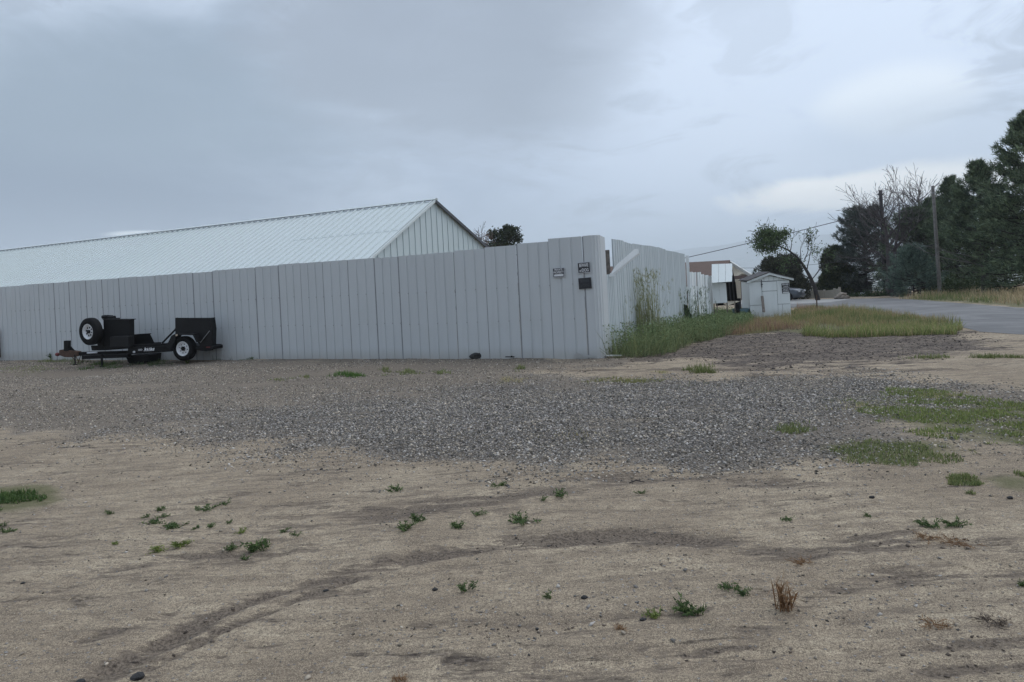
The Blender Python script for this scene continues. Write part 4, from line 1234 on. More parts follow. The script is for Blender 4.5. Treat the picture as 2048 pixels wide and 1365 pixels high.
# ------------------------------------------------------------------ kennel beside the shed
YK = 29.3
kn = thing('kennel', (*W(1440, 600, YK)[:2], float(hgt(0, YK))), 'ramshackle white metal kennel with a tilted roof sheet and dark curtain', 'kennel')
K = lambda zx, zy, Y=YK: W(1410 + zx * 0.10989, 500 + zy * 0.10989, Y)
def quad_slab(pts_, th):
    pts_ = [np.array(p) for p in pts_]
    n = np.cross(pts_[1] - pts_[0], pts_[3] - pts_[0]); n /= np.linalg.norm(n)
    b = [p + n * th for p in pts_]
    m = len(pts_)
    return list(pts_) + b, [tuple(range(m)), tuple(range(2 * m - 1, m - 1, -1))] + [(i, (i + 1) % m, m + (i + 1) % m, m + i) for i in range(m)]
c1, c2, c3, c4 = K(122, 608, YK - 0.4), K(494, 582, YK - 0.4), K(500, 255, YK + 0.25), K(122, 268, YK + 0.25)
for k in range(3):
    a, b = k / 3, (k + 1) / 3 - 0.012
    L_ = lambda p, q, s: np.array(p) * (1 - s) + np.array(q) * s
    v_, f_ = quad_slab([L_(c1, c2, a), L_(c1, c2, b), L_(c4, c3, b), L_(c4, c3, a)], 0.02)
    obj('roof_sheet', MB().add(v_, f_), M['barnroof'], kn)
w1, w2, w3, w4 = K(150, 978), K(408, 960), K(380, 600), K(124, 606)
for k in range(2):
    a, b = k / 2, (k + 1) / 2 - 0.012
    v_, f_ = quad_slab([L_(w1, w2, a), L_(w1, w2, b), L_(w4, w3, b), L_(w4, w3, a)], 0.02)
    obj('wall_sheet', MB().add(v_, f_), M['white'], kn)
cn = 8
cv, cf = [], []
for i in range(cn + 1):
    q = i / cn
    top_ = L_(K(384, 590, YK + 0.05), K(548, 585, YK + 0.15), q); bot = L_(K(412, 935, YK + 0.05), K(582, 925, YK + 0.15), q)
    wv = 0.04 * math.sin(i * 2.1)
    cv += [top_ + np.array([0, wv, 0]), bot + np.array([0, wv * 1.6, 0])]
for i in range(cn): cf.append((2 * i, 2 * i + 1, 2 * i + 3, 2 * i + 2))
mb = MB().add(cv, cf)
v_, f_ = quad_slab([K(500, 600, YK + 0.3), K(548, 592, YK + 0.3), K(540, 520, YK + 0.4), K(505, 415, YK + 0.4)], 0.02)
mb.add(v_, f_)
cvo = obj('curtain', mb, M['cloth'], kn)
sm = cvo.modifiers.new('cloth', 'SOLIDIFY'); sm.thickness = 0.012
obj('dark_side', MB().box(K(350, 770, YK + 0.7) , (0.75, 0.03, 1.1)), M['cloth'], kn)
lg = MB()
for zx, zy in ((222, 1100), (405, 1110), (548, 1080), (170, 1120)):
    b = K(zx, zy + 60); a = K(zx - 4, 940)
    obj('leg', MB().bar(b, a, 0.035, 0.035), M['wood'], kn)
v_, f_ = quad_slab([K(330, 985), K(410, 1020), K(640, 938, YK + 0.2), K(430, 930, YK + 0.2)], 0.02)
obj('floor_board', MB().add(v_, f_), M['beige'], kn)
b_ = K(600, 1010, YK + 0.3); gk = float(hgt(b_[0], YK + 0.3))
tag(obj('dark_bin', MB().lathe([(0, 0), (0.10, 0), (0.13, b_[2] - gk + 0.28), (0.11, b_[2] - gk + 0.28), (0, 0.05)], (b_[0], YK + 0.3, gk), (0, 0, 1), 14), M['cloth'], origin=(b_[0], YK + 0.3, gk)), 'narrow dark bin standing between kennel and shed', 'bin')
b_ = K(650, 1075, YK + 0.5); gk = float(hgt(b_[0], YK - 0.3))
tag(obj('plastic_pool', MB().lathe([(0, 0.02), (0.28, 0.0), (0.34, b_[2] - gk), (0.32, b_[2] - gk + 0.012), (0.27, 0.06), (0, 0.05)], (b_[0], YK + 0.5, gk), (0, 0, 1), 24), M['tarp'], origin=(b_[0], YK + 0.5, gk), smooth=True), 'blue green plastic tub lying in weeds beside the kennel', 'tub')

# ------------------------------------------------------------------ brick house behind
YHs = 74.0
def HS(zx, zy, Y=YHs): return W(1410 + zx * 0.10989, 500 + zy * 0.10989, Y)
ridge_r = HS(458, 207, YHs + 3.5)
zgh = float(hgt(20, YHs)) 
house = thing('brick_house', (*HS(600, 900)[:2], zgh), 'low brick house with brown shingle roof and beige gable beyond the kennel', 'house')
eave_r = HS(872, 462, YHs)                                 # fascia foot at the near eave
rl = np.array([-1.0, 0.10, 0.0]); rl /= np.linalg.norm(rl)
LH = 21.0
near_eave = eave_r + np.array([0, -0.0, 0])
mid = ridge_r
rs_v = near_eave - mid
obj('roof_slope', MB().add(*quad_slab([HS(250, 640, YHs - 4) , HS(250, 640, YHs - 4) + rl * LH, mid + rl * LH, mid], -0.12)), M['shingle'], house)
far_e = mid + np.array([eave_r[0] - mid[0], 4.0, eave_r[2] - mid[2]])
obj('back_slope', MB().add(*quad_slab([mid, mid + rl * LH, far_e + rl * LH, far_e], -0.12)), M['shingledk'], house)
obj('ridge_trim', MB().bar(mid + UZ * 0.05, mid + rl * LH + UZ * 0.05, 0.12, 0.08), M['fascia'], house)
obj('gable_fascia', MB().add(*quad_slab([mid + UZ * 0.06, mid - UZ * 0.30, eave_r - UZ * 0.30, eave_r + UZ * 0.06], 0.15)), M['fascia'], house)
gp_ = [HS(470, 235, YHs + 4.5), HS(850, 470, YHs + 1.3), HS(650, 470, YHs + 1.3), HS(650, 535, YHs + 1.3), HS(545, 540, YHs + 1.3), HS(500, 420, YHs + 3)]
obj('gable_wall', MB().add(*quad_slab(gp_, -0.2)), M['beige'], house)
obj('column', MB().box((HS(605, 700, YHs)[0], YHs + 0.4, (HS(605, 540)[2] + zgh) / 2), (HS(655, 700)[0] - HS(545, 700)[0], 0.5, HS(605, 540)[2] - zgh)), M['beige'], house, bevel=0.02)
obj('wall', MB().box((HS(720, 700)[0] + 0.2, YHs + 4, (HS(720, 470)[2] + zgh) / 2), (2.0, 6.0, HS(720, 470)[2] - zgh)), M['brick'], house)
obj('rear_wall', MB().box((HS(300, 700)[0] - 6.0, YHs + 3, (HS(300, 640)[2] + zgh) / 2 - 0.3), (16.0, 5.0, HS(300, 640)[2] - zgh - 0.6)), M['brick'], house)
obj('garage_door', MB().box((HS(790, 800)[0] + 0.12, YHs + 0.9, (HS(790, 560)[2] + zgh) / 2), (0.5, 0.05, HS(790, 560)[2] - zgh)), M['trim'], house)
b_ = G(1468, 615)

# ------------------------------------------------------------------ car behind the shed
def car():
    Yc = 57.0
    nose = W(1598.5, 590, Yc)
    g = float(hgt(nose[0], Yc))
    yw = R(-38)
    fx = np.array([math.cos(yw), math.sin(yw), 0]); fy = np.array([-math.sin(yw), math.cos(yw), 0])
    org = np.array([nose[0], Yc, g])
    P3 = lambda x, y, z: org + fx * x + fy * y + UZ * z
    c = thing('parked_car', org - fx * 2.2 + fy * 0.9, 'silver grey car parked nose out behind the white shed', 'car')
    st = [(0.0, 0.62, 0.30, 0.72), (-0.10, 0.74, 0.24, 0.84), (-0.45, 0.86, 0.20, 0.93), (-1.25, 0.90, 0.20, 1.02), (-1.9, 0.91, 0.20, 1.05), (-3.0, 0.91, 0.20, 1.06), (-3.9, 0.88, 0.22, 1.06), (-4.4, 0.80, 0.30, 0.95)]
    V, Fs = [], []
    for x, hw, z0, z1 in st:
        for y, z in ((-hw * 0.9, z0), (-hw, z0 + 0.15), (-hw, (z0 + z1) / 2 + 0.05), (-hw * 0.93, z1 - 0.06), (-hw * 0.75, z1), (hw * 0.75, z1), (hw * 0.93, z1 - 0.06), (hw, (z0 + z1) / 2 + 0.05), (hw, z0 + 0.15), (hw * 0.9, z0)):
            V.append(P3(x, y + 0.9, z))
    m = 10
    for i in range(len(st) - 1):
        for k in range(m):
            Fs.append((i * m + k, i * m + (k + 1) % m, (i + 1) * m + (k + 1) % m, (i + 1) * m + k))
    Fs += [tuple(range(m - 1, -1, -1)), tuple(range((len(st) - 1) * m, len(st) * m))]
    obj('body', MB().add(V, Fs), M['carpaint'], c, smooth=True)
    cb = [(-1.15, 0.78, 1.00, 1.01), (-1.85, 0.70, 1.03, 1.46), (-3.0, 0.70, 1.04, 1.50), (-3.9, 0.74, 1.05, 1.08)]
    V, Fs = [], []
    for x, hw, z0, z1 in cb:
        for y, z in ((-hw - 0.05, z0), (-hw * 0.88, z1), (hw * 0.88, z1), (hw + 0.05, z0)): V.append(P3(x, y + 0.9, z))
    for i in range(3):
        for k in range(3): Fs.append((i * 4 + k, i * 4 + k + 1, i * 4 + k + 5, i * 4 + k + 4))
    obj('window_glass', MB().add(V, Fs), M['glass'], c)
    obj('roof', MB().add(*quad_slab([P3(-1.85, 0.25, 1.47), P3(-3.1, 0.25, 1.51), P3(-3.1, 1.55, 1.51), P3(-1.85, 1.55, 1.47)], 0.03)), M['carpaint'], c)
    for y in (0.12, 1.42):
        obj('headlight', MB().add(*quad_slab([P3(-0.02 - 0.10 * abs(y - 0.9), y, 0.66), P3(-0.02 - 0.06 * abs(y - 0.9), y + 0.36, 0.66), P3(-0.10, y + 0.36, 0.80), P3(-0.14, y, 0.80)], 0.07)), M['lamp'], c)
    obj('grille', MB().box(P3(0.0, 0.9, 0.60), (0.08, 0.86, 0.26), (fx, fy, UZ)), M['trim'], c)
    obj('emblem', MB().lathe([(0, 0.04), (0.09, 0.035), (0.10, 0.0)], P3(0.03, 0.9, 0.62), fx, 14), M['chrome'], c)
    obj('bumper', MB().box(P3(-0.06, 0.9, 0.40), (0.20, 1.50, 0.12), (fx, fy, UZ)), M['carpaint'], c, bevel=0.03)
    for x in (-0.85, -3.45):
        for y in (0.05, 1.75):
            obj('wheel', MB().lathe([(0.0, -0.09), (0.2, -0.09), (0.31, -0.10), (0.33, -0.06), (0.33, 0.06), (0.31, 0.10), (0.2, 0.09), (0, 0.09)], P3(x, y, 0.33), fy, 20), M['rubber'], c)
car()

# ------------------------------------------------------------------ tan vinyl fence, rocks, far houses, stake
YV = 62.0
vf = thing('vinyl_fence', (*W(1640, 595, YV)[:2], float(hgt(30, YV))), 'tan vinyl panel fence with square posts across the road', 'fence')
pv = [(1604, 592, 600), (1624, 579.5, 600), (1648.5, 581.5, 599.5), (1669, 579, 599.5), (1679, 576.5, 599.5)]
Q = [W(a, b, YV + 4 - i * 1.2) for i, (a, b, _) in enumerate(pv)]
for i, q in enumerate(Q):
    if i == 0: continue
    obj('post', MB().box((q[0], q[1], (q[2] - 2.0) / 2 + 0.03), (0.16, 0.16, q[2] + 2.1)), M['tanvinyl'], vf, bevel=0.01)
for i in range(len(Q) - 1):
    a, b = Q[i].copy(), Q[i + 1].copy()
    d = b - a
    for k in range(3):
        s0, s1 = k / 3 + 0.004, (k + 1) / 3 - 0.004
        p0, p1 = a + d * s0, a + d * s1
        v_, f_ = quad_slab([np.array([p0[0], p0[1], -2.0]), np.array([p1[0], p1[1], -2.0]), p1 - UZ * 0.08, p0 - UZ * 0.08], 0.05)
        obj('plank', MB().add(v_, f_), M['tanvinyl'], vf)
    obj('top_rail', MB().bar(a - UZ * 0.07, b - UZ * 0.07, 0.09, 0.10), M['tanvinyl'], vf)

def rock_mb(c, r, seed, squash=0.7):
    g = np.random.default_rng(seed)
    dirs = []
    ph = (1 + 5 ** 0.5) / 2
    iv = np.array([(-1, ph, 0), (1, ph, 0), (-1, -ph, 0), (1, -ph, 0), (0, -1, ph), (0, 1, ph), (0, -1, -ph), (0, 1, -ph), (ph, 0, -1), (ph, 0, 1), (-ph, 0, -1), (-ph, 0, 1)], float)
    iv /= np.linalg.norm(iv[0])
    fs = [(0,11,5),(0,5,1),(0,1,7),(0,7,10),(0,10,11),(1,5,9),(5,11,4),(11,10,2),(10,7,6),(7,1,8),(3,9,4),(3,4,2),(3,2,6),(3,6,8),(3,8,9),(4,9,5),(2,4,11),(6,2,10),(8,6,7),(9,8,1)]
    vs = list(iv); nf = []; cache = {}
    def midp(i, j):
        k = (min(i, j), max(i, j))
        if k not in cache:
            p = vs[i] + vs[j]; vs.append(p / np.linalg.norm(p)); cache[k] = len(vs) - 1
        return cache[k]
    for a, b, c_ in fs:
        x, y, z = midp(a, b), midp(b, c_), midp(c_, a)
        nf += [(a, x, z), (b, y, x), (c_, z, y), (x, y, z)]
    V = np.array(vs) * (1 + g.normal(0, 0.10, (len(vs), 1)))
    V *= np.array([1 + g.uniform(-.2, .3), 1 + g.uniform(-.2, .2), squash]) * r
    return MB().add(V + np.array(c), nf)
for k, (px, py, r, lb) in enumerate([(1676, 595, 0.27, 'tan boulder at the near end of the rock pile by the vinyl fence'), (1683, 596, 0.32, 'broad tan boulder in front of the rock pile'), (1690, 596, 0.28, 'pale boulder at the far end of the rock pile'), (1683, 591, 0.30, 'tan boulder on top of the rock pile'), (1688, 592, 0.24, 'small rust tan boulder high on the rock pile'), (1672, 597, 0.18, 'smallest tan rock beside the vinyl fence post')]):
    q = W(px, py, 55.5)
    tag(obj('boulder', rock_mb(q, r, k, 0.75), M['rocktan'], origin=q), lb, 'boulder', 'boulders piled by the vinyl fence')
# white house far behind, pale house behind the trees
def far_house(name, c, w_, d_, h_, rise_, wall, roofm, label):
    g = float(hgt(c[0], c[1]))
    t_ = thing(name, (c[0], c[1], g), label, 'house')
    obj('wall', MB().box((c[0], c[1], g + h_ / 2), (w_, d_, h_)), wall, t_)
    obj('roof', MB().prism([(-d_ / 2 - 0.4, 0), (d_ / 2 + 0.4, 0), (0, rise_)], (c[0] - w_ / 2 - 0.3, c[1], g + h_ + 0.003), (0, 1, 0), (0, 0, 1), (w_ + 0.6, 0, 0)), roofm, t_)
    for k in (-0.3, 0.0, 0.3):
        obj('window', MB().box((c[0] + w_ * k, c[1] - d_ / 2 - 0.01, g + h_ * 0.58), (1.0, 0.06, 1.1)), M['glass'], t_)
    return t_
q = W(1618, 575, 118)
gq = float(hgt(q[0], 118))
far_house('white_house', (q[0], 118), 9.0, 7.0, W(1618, 571.5, 118)[2] - gq, 0.5, M['farwhite'], M['shingledk'], 'bright white house down the slope seen behind the leaning tree')
q = W(1707, 590, 76)
gq = float(hgt(q[0], 76))
far_house('pale_house', (q[0] - 0.1, 76), 1.9, 4.0, W(1707, 563, 76)[2] - gq, 0.5, M['palewall'], M['shingledk'], 'pale blue building glimpsed between the juniper and the bare tree')
st = G(1634, 622)
st_t = W(1633, 590, st[1])
tag(obj('metal_stake', MB().bar((st[0], st[1], st[2] - 0.1), (st_t[0], st[1], st_t[2]), 0.045, 0.03, up=(0, 1, 0)), M['rust'], origin=st), 'thin rusty stake standing in dry weeds below the leaning tree', 'stake')

# ------------------------------------------------------------------ poles and wires
def pole(px0, py0, px1, py1, Y, r, mat, label):
    b, t_ = W(px1, py1, Y), W(px0, py0, Y)
    g = float(hgt(b[0], Y))
    o = thing('utility_pole', (b[0], Y, g), label, 'pole')
    obj('shaft', MB().tube([(b[0], Y, g - 0.3), (b[0] * 0.5 + t_[0] * 0.5, Y, (g + t_[2]) / 2), (t_[0], Y, t_[2])], [r * 1.15, r, r * 0.85], 12), M[mat], o)
    return o, t_
p1, t1 = pole(1865.5, 372, 1880, 588, 50.0, 0.115, 'pole', 'tall bare grey wooden pole in front of the pines')
p2, t2 = pole(1761, 381, 1771, 590, 62.0, 0.16, 'poledark', 'dark utility pole rising behind the bare purple tree')
obj('insulator', MB().box((t2[0], 62.0, t2[2] - 0.35), (0.46, 0.12, 0.14)), M['poledark'], p2)
obj('band', MB().lathe([(0.13, -0.03), (0.14, 0), (0.13, 0.03)], (t1[0], 50, t1[2] - 0.5), (0, 0, 1), 12), M['steel'], p1)
def wire(a, b, sag, r, label):
    a, b = np.array(a), np.array(b)
    pts_ = [a * (1 - s) + b * s - UZ * sag * 4 * s * (1 - s) for s in np.linspace(0, 1, 17)]
    tag(obj('power_line', MB().tube(pts_, [r] * 17, 5), M['wire'], origin=a), label, 'cable')
wire(W(1764, 420, 62), W(1290, 534, 68), 0.12, 0.032, 'overhead cable sloping from the dark pole down to the brick house')
wire(W(1480, 536.5, 74), W(1700, 521, 60), 0.18, 0.016, 'thin lower cable running behind the junipers')
wire(W(1700, 519, 56), W(1868, 490, 50), 0.1, 0.022, 'cable crossing the bare tree towards the grey pole')

# ------------------------------------------------------------------ vegetation builders
def tufts(cen, axes, n, ln, wd, spread, cols, jit=0.25, seed=1):
    """n narrow blades from every centre, fanned round axes; one triangle each"""
    g = np.random.default_rng(seed)
    N = len(cen)
    c = np.repeat(cen, n, 0); a = np.repeat(axes, n, 0)
    d = a + g.normal(0, spread, (N * n, 3)); d /= np.linalg.norm(d, axis=1)[:, None] + 1e-9
    l = (ln if np.ndim(ln) == 0 else np.repeat(ln, n)) * g.uniform(0.6, 1.25, N * n)
    s = np.cross(d, g.normal(0, 1, (N * n, 3))); s /= np.linalg.norm(s, axis=1)[:, None] + 1e-9
    c = c + g.normal(0, 1, (N * n, 3)) * (np.mean(l) * 0.25)
    w_ = wd * g.uniform(0.7, 1.3, N * n)
    V = np.stack([c - s * w_[:, None] / 2, c + s * w_[:, None] / 2, c + d * l[:, None]], 1).reshape(-1, 3)
    col = np.repeat(cols, n, 0) * g.uniform(1 - jit, 1 + jit, (N * n, 1))
    return V, np.arange(len(V)).reshape(-1, 3), np.repeat(col, 3, 0)

def leaves(cen, ln, wd, cols, jit=0.3, seed=1, flat=0.0):
    """one rhombic leaf (two triangles) at every centre"""
    g = np.random.default_rng(seed)
    N = len(cen)
    d = g.normal(0, 1, (N, 3)); d[:, 2] *= (1 - flat); d /= np.linalg.norm(d, axis=1)[:, None]
    s = np.cross(d, g.normal(0, 1, (N, 3))); s /= np.linalg.norm(s, axis=1)[:, None] + 1e-9
    l = ln * g.uniform(0.6, 1.3, N)[:, None]; w_ = wd * g.uniform(0.7, 1.3, N)[:, None]
    V = np.stack([cen, cen + d * l * 0.5 + s * w_ / 2, cen + d * l, cen + d * l * 0.5 - s * w_ / 2], 1).reshape(-1, 3)
    col = cols * g.uniform(1 - jit, 1 + jit, (N, 1))
    return V, np.arange(len(V)).reshape(-1, 4), np.repeat(col, 4, 0)

def mixcol(n, a, b, seed=0, p=1.0):
    g = np.random.default_rng(seed)
    q = g.random((n, 1)) ** p
    return np.array(a) * (1 - q) + np.array(b) * q

def tree_root(name, x, y, label, cat='tree', group=None):
    return thing(name, (x, y, float(hgt(x, y))), label, cat, group)

def pine(x, y, height, radius, label, seed, z0=0.12, shape=0.8, nb=150, c1=(0.055, 0.082, 0.052), c2=(0.21, 0.265, 0.15), ln=0.30, wd=0.05, droop=-0.1, name='pine_tree', per=14, lean=0.0, trunk_r=None, bark='barkdk', top_thin=0.35, skirt=None, blades=8, dens=1.0):
    g = np.random.default_rng(seed)
    root = tree_root(name, x, y, label)
    base = np.array([x, y, float(hgt(x, y))])
    tr = trunk_r or height * 0.016
    tp = [base - UZ * 0.3] + [base + np.array([lean * q * height + g.normal(0, 0.04), g.normal(0, 0.04), q * height]) for q in (0.15, 0.35, 0.55, 0.75, 0.98)]
    tb = MB().tube(tp, [tr * 1.3, tr, tr * 0.85, tr * 0.65, tr * 0.4, tr * 0.08], 9)
    cen, axs = [], []
    ztp = np.array([p[2] for p in tp]); xtp = np.array([p[0] for p in tp]); ytp = np.array([p[1] for p in tp])
    for k in range(nb):
        q = z0 + (1 - z0) * ((k + g.random()) / nb) ** 0.85
        zz = base[2] + q * height
        prof = (1 - q) ** shape * (0.72 + 0.5 * g.random())
        if q < z0 + 0.12: prof *= 0.75 + 0.25 * (q - z0) / 0.12
        L = max(radius * prof, 0.35)
        a = g.uniform(0, 2 * math.pi)
        el_ = droop + 0.75 * q + g.normal(0, 0.12)
        d = np.array([math.cos(a) * math.cos(el_), math.sin(a) * math.cos(el_), math.sin(el_)])
        p0 = np.array([np.interp(zz, ztp, xtp), np.interp(zz, ztp, ytp), zz])
        p1 = p0 + d * L * 0.55 - UZ * 0.02 * L; p2 = p0 + d * L + UZ * 0.10 * L
        tb.tube([p0, p1, p2], [max(0.018, L * 0.016), L * 0.010, 0.008], 4, caps=False)
        m = int(per * (0.5 + L / radius) * dens)
        for _ in range(m):
            s_ = g.uniform(0.28, 1.02) ** 0.75
            b_ = (p0 * (1 - s_) ** 2 + 2 * p1 * s_ * (1 - s_) + p2 * s_ ** 2)
            sd_ = np.cross(d, UZ) * g.normal(0, 0.16) * L * (1.1 - 0.5 * s_) + UZ * g.normal(0, 0.05) * L
            cen.append(b_ + sd_); axs.append(d * 0.8 + UZ * 0.45 + sd_ * 0.4)
    cen, axs = np.array(cen), np.array(axs)
    cl = mixcol(len(cen), c1, c2, seed, 1.4)
    cl *= (0.75 + 0.6 * fbm(cen[:, 0] * 0.9, cen[:, 2] * 0.9, seed))[:, None]
    V, Fc, col = tufts(cen, axs, blades, ln, wd, 0.55, cl, seed=seed)
    obj('trunk', tb, M[bark], root)
    tag(big('crown', V, Fc, M['needle'], col, parent=root), kind='stuff')
    return root

def branch_rec(mb, p, d, L, r, lev, g, tips, up=0.12, wig=0.22, kids=(2, 4), ang_=0.6, minr=0.006, ratio=0.72):
    n = 4
    pts_, rr = [p], [r]
    dd = d.copy()
    for i in range(n):
        dd = dd + g.normal(0, wig / n * 1.6, 3) + UZ * up / n
        dd /= np.linalg.norm(dd)
        pts_.append(pts_[-1] + dd * L / n)
        rr.append(max(r * (1 - 0.55 * (i + 1) / n), minr))
    mb.tube(pts_, rr, 5 if r > 0.03 else 3, caps=False)
    if lev <= 0:
        tips.append(pts_[-1]); tips.append(pts_[-2]); return
    for k in range(g.integers(kids[0], kids[1] + 1)):
        i = g.integers(1, n + 1)
        ax = np.cross(dd, g.normal(0, 1, 3)); ax /= np.linalg.norm(ax)
        nd_ = dd * math.cos(ang_) + ax * math.sin(ang_ * g.uniform(0.6, 1.3))
        nd_ /= np.linalg.norm(nd_)
        branch_rec(mb, pts_[i], nd_, L * ratio * g.uniform(0.75, 1.15), rr[i] * 0.66, lev - 1, g, tips, up, wig, kids, ang_, minr, ratio)
    branch_rec(mb, pts_[-1], dd, L * ratio, rr[-1], lev - 1, g, tips, up, wig, kids, ang_, minr, ratio)

def bare_tree(x, y, trunk_pts, r0, L0, lev, label, seed, mat='bareb', kids=(2, 4), name='bare_tree', limbs=6, up=0.15, ang_=0.65, minr=0.012, frac=(0.35, 1.0), ratio=0.72):
    g = np.random.default_rng(seed)
    root = tree_root(name, x, y, label)
    tb = MB(); n = len(trunk_pts)
    tp = [np.array(p, float) for p in trunk_pts]
    tb.tube(tp, [r0 * (1 - 0.65 * i / (n - 1)) for i in range(n)], 9)
    obj('trunk', tb, M[mat], root)
    mb = MB(); tips = []
    for k in range(limbs):
        q = frac[0] + (frac[1] - frac[0]) * k / max(1, limbs - 1)
        f_ = q * (n - 1); i = min(int(f_), n - 2)
        p = tp[i] * (1 - f_ + i) + tp[i + 1] * (f_ - i)
        td = tp[i + 1] - tp[i]; td /= np.linalg.norm(td)
        a = k * 2.4 + g.uniform(-0.4, 0.4)
        sd_ = np.array([math.cos(a), math.sin(a), 0.0])
        d = td * 0.55 + sd_ * 0.85 + UZ * 0.15; d /= np.linalg.norm(d)
        branch_rec(mb, p, d, L0 * (1.1 - 0.45 * q), r0 * 0.42 * (1.1 - 0.5 * q), lev, g, tips, up, 0.3, kids, ang_, minr, ratio)
    branch_rec(mb, tp[-1], (tp[-1] - tp[-2]) / np.linalg.norm(tp[-1] - tp[-2]), L0 * 0.7, r0 * 0.3, lev, g, tips, up, 0.3, kids, ang_, minr, ratio)
    return root, mb, np.array(tips)

# ------------------------------------------------------------------ trees on the right
q = W(2062, 588, 43)
pine(q[0] + 0.6, 43, W(2062, 238, 43)[2] - float(hgt(q[0], 43)) + 0.2, 4.1, 'largest dark pine at the right edge of the photo', 3, z0=0.06, shape=0.62, nb=240, per=20, ln=0.33, wd=0.055, name='pine_tree')
q = W(1972, 580, 47)
rt_ = pine(q[0], 47, W(1985, 330, 47)[2] - float(hgt(q[0], 47)), 2.9, 'dark pine with pale dead lower limbs beside the largest pine', 4, z0=0.24, shape=0.55, nb=160, per=18, trunk_r=0.22, bark='bark')
g = np.random.default_rng(12)
mb = MB(); tips = []
for a, b, r in (((1966, 532), (1818, 508), 0.05), ((1966, 522), (1868, 490), 0.045), ((1960, 545), (1885, 545), 0.03)):
    A_0, B_0 = W(*a, 46.8), W(*b, 45.6)
    d = B_0 - A_0; L = np.linalg.norm(d)
    branch_rec(mb, A_0, d / L, L * 0.62, r, 2, g, tips, 0.12, 0.22, (1, 2), 0.4, 0.012, 0.55)
obj('dead_limb', mb, M['deadb'], rt_)
q = W(1915, 585, 56)
pine(q[0], 56, W(1895, 362, 56)[2] - float(hgt(q[0], 56)), 3.3, 'slim topped dark conifer directly behind the grey wooden pole', 5, z0=0.05, shape=0.72, nb=210, per=20, lean=-0.02)
q = W(1838, 588, 60)
pine(q[0], 60, W(1838, 424, 60)[2] - float(hgt(q[0], 60)), 3.4, 'middle dark pine between bare tree and grey pole', 6, z0=0.05, shape=0.45, nb=170, per=20)
q = W(1828, 592, 52)
pine(q[0], 52, W(1828, 500, 52)[2] - float(hgt(q[0], 52)), 2.2, 'low blue green spruce at the road edge', 7, z0=0.0, shape=0.5, nb=120, per=20, c1=(0.07, 0.11, 0.088), c2=(0.20, 0.265, 0.21), ln=0.20, wd=0.04, name='spruce_tree', droop=0.05)
q = W(1735, 590, 66)
pine(q[0], 66, W(1738, 428, 66)[2] - float(hgt(q[0], 66)), 3.4, 'dark rounded evergreen standing behind the bare purple tree', 8, z0=0.05, shape=0.32, nb=200, per=22, c1=(0.045, 0.058, 0.052), c2=(0.13, 0.155, 0.125), name='evergreen_tree')
q = W(1872, 588, 62)
pine(q[0], 62, W(1872, 402, 62)[2] - float(hgt(q[0], 62)), 3.0, 'dark conifer close behind the grey pole, left of the slim topped one', 15, z0=0.04, shape=0.6, nb=150, per=18)
q = W(1990, 592, 60)
pine(q[0] + 1.0, 60, W(1985, 400, 60)[2] - float(hgt(q[0], 60)), 3.6, 'dark pine filling the gap behind the trunk with dead limbs', 9, z0=0.02, shape=0.5, nb=170, per=20)
# bare trees
b_ = W(1775, 592, 58)
tp = [W(1776, 596, 58), W(1777, 545, 58), W(1776, 500, 58), W(1772, 462, 58), W(1768, 440, 58)]
root, mb, tips = bare_tree(b_[0], 58, tp, 0.22, 1.75, 3, 'bare purple grey tree with twin trunks in front of the dark pole', 21, kids=(2, 4), limbs=11, up=0.10, minr=0.011, frac=(0.30, 1.0))
tp2 = [W(1786, 596, 57.6), W(1787, 545, 57.6), W(1790, 500, 57.6), W(1795, 470, 57.6)]
g = np.random.default_rng(5)
mb.tube(tp2, [0.2, 0.17, 0.13, 0.09], 8)
for p, d in ((tp2[2], (0.6, -0.2, 0.7)), (tp2[3], (0.2, 0, 1)), (tp2[3], (-0.5, 0.1, 0.8)), (tp2[2], (-0.9, -0.2, 0.3)), (tp2[1], (-0.9, 0.1, 0.35))):
    d = np.array(d, float); d /= np.linalg.norm(d)
    branch_rec(mb, p, d, 2.4, 0.06, 3, g, [], 0.1, 0.3, (2, 4), 0.6, 0.014)
obj('branches', mb, M['bareb'], root)
b_ = W(1842, 590, 70)
tp = [W(1838, 592, 70), W(1840, 500, 70), W(1838, 450, 70), W(1837, 420, 70), W(1838, 398, 70)]
root, mb, tips = bare_tree(b_[0], 70, tp, 0.20, 2.3, 2, 'tall bare tree rising above the conifers beside the grey pole', 33, kids=(2, 3), limbs=12, up=0.12, minr=0.017, frac=(0.5, 1.0))
for k in range(7):
    p = W(1838 - k, 455 - 8 * k, 70)
    d = np.array([-0.9, -0.1, 0.28 + 0.05 * k]); d /= np.linalg.norm(d)
    branch_rec(mb, p, d, 2.2 - 0.2 * k, 0.05, 2, g, [], 0.08, 0.3, (2, 3), 0.5, 0.017)
obj('branches', mb, M['bareb'], root)

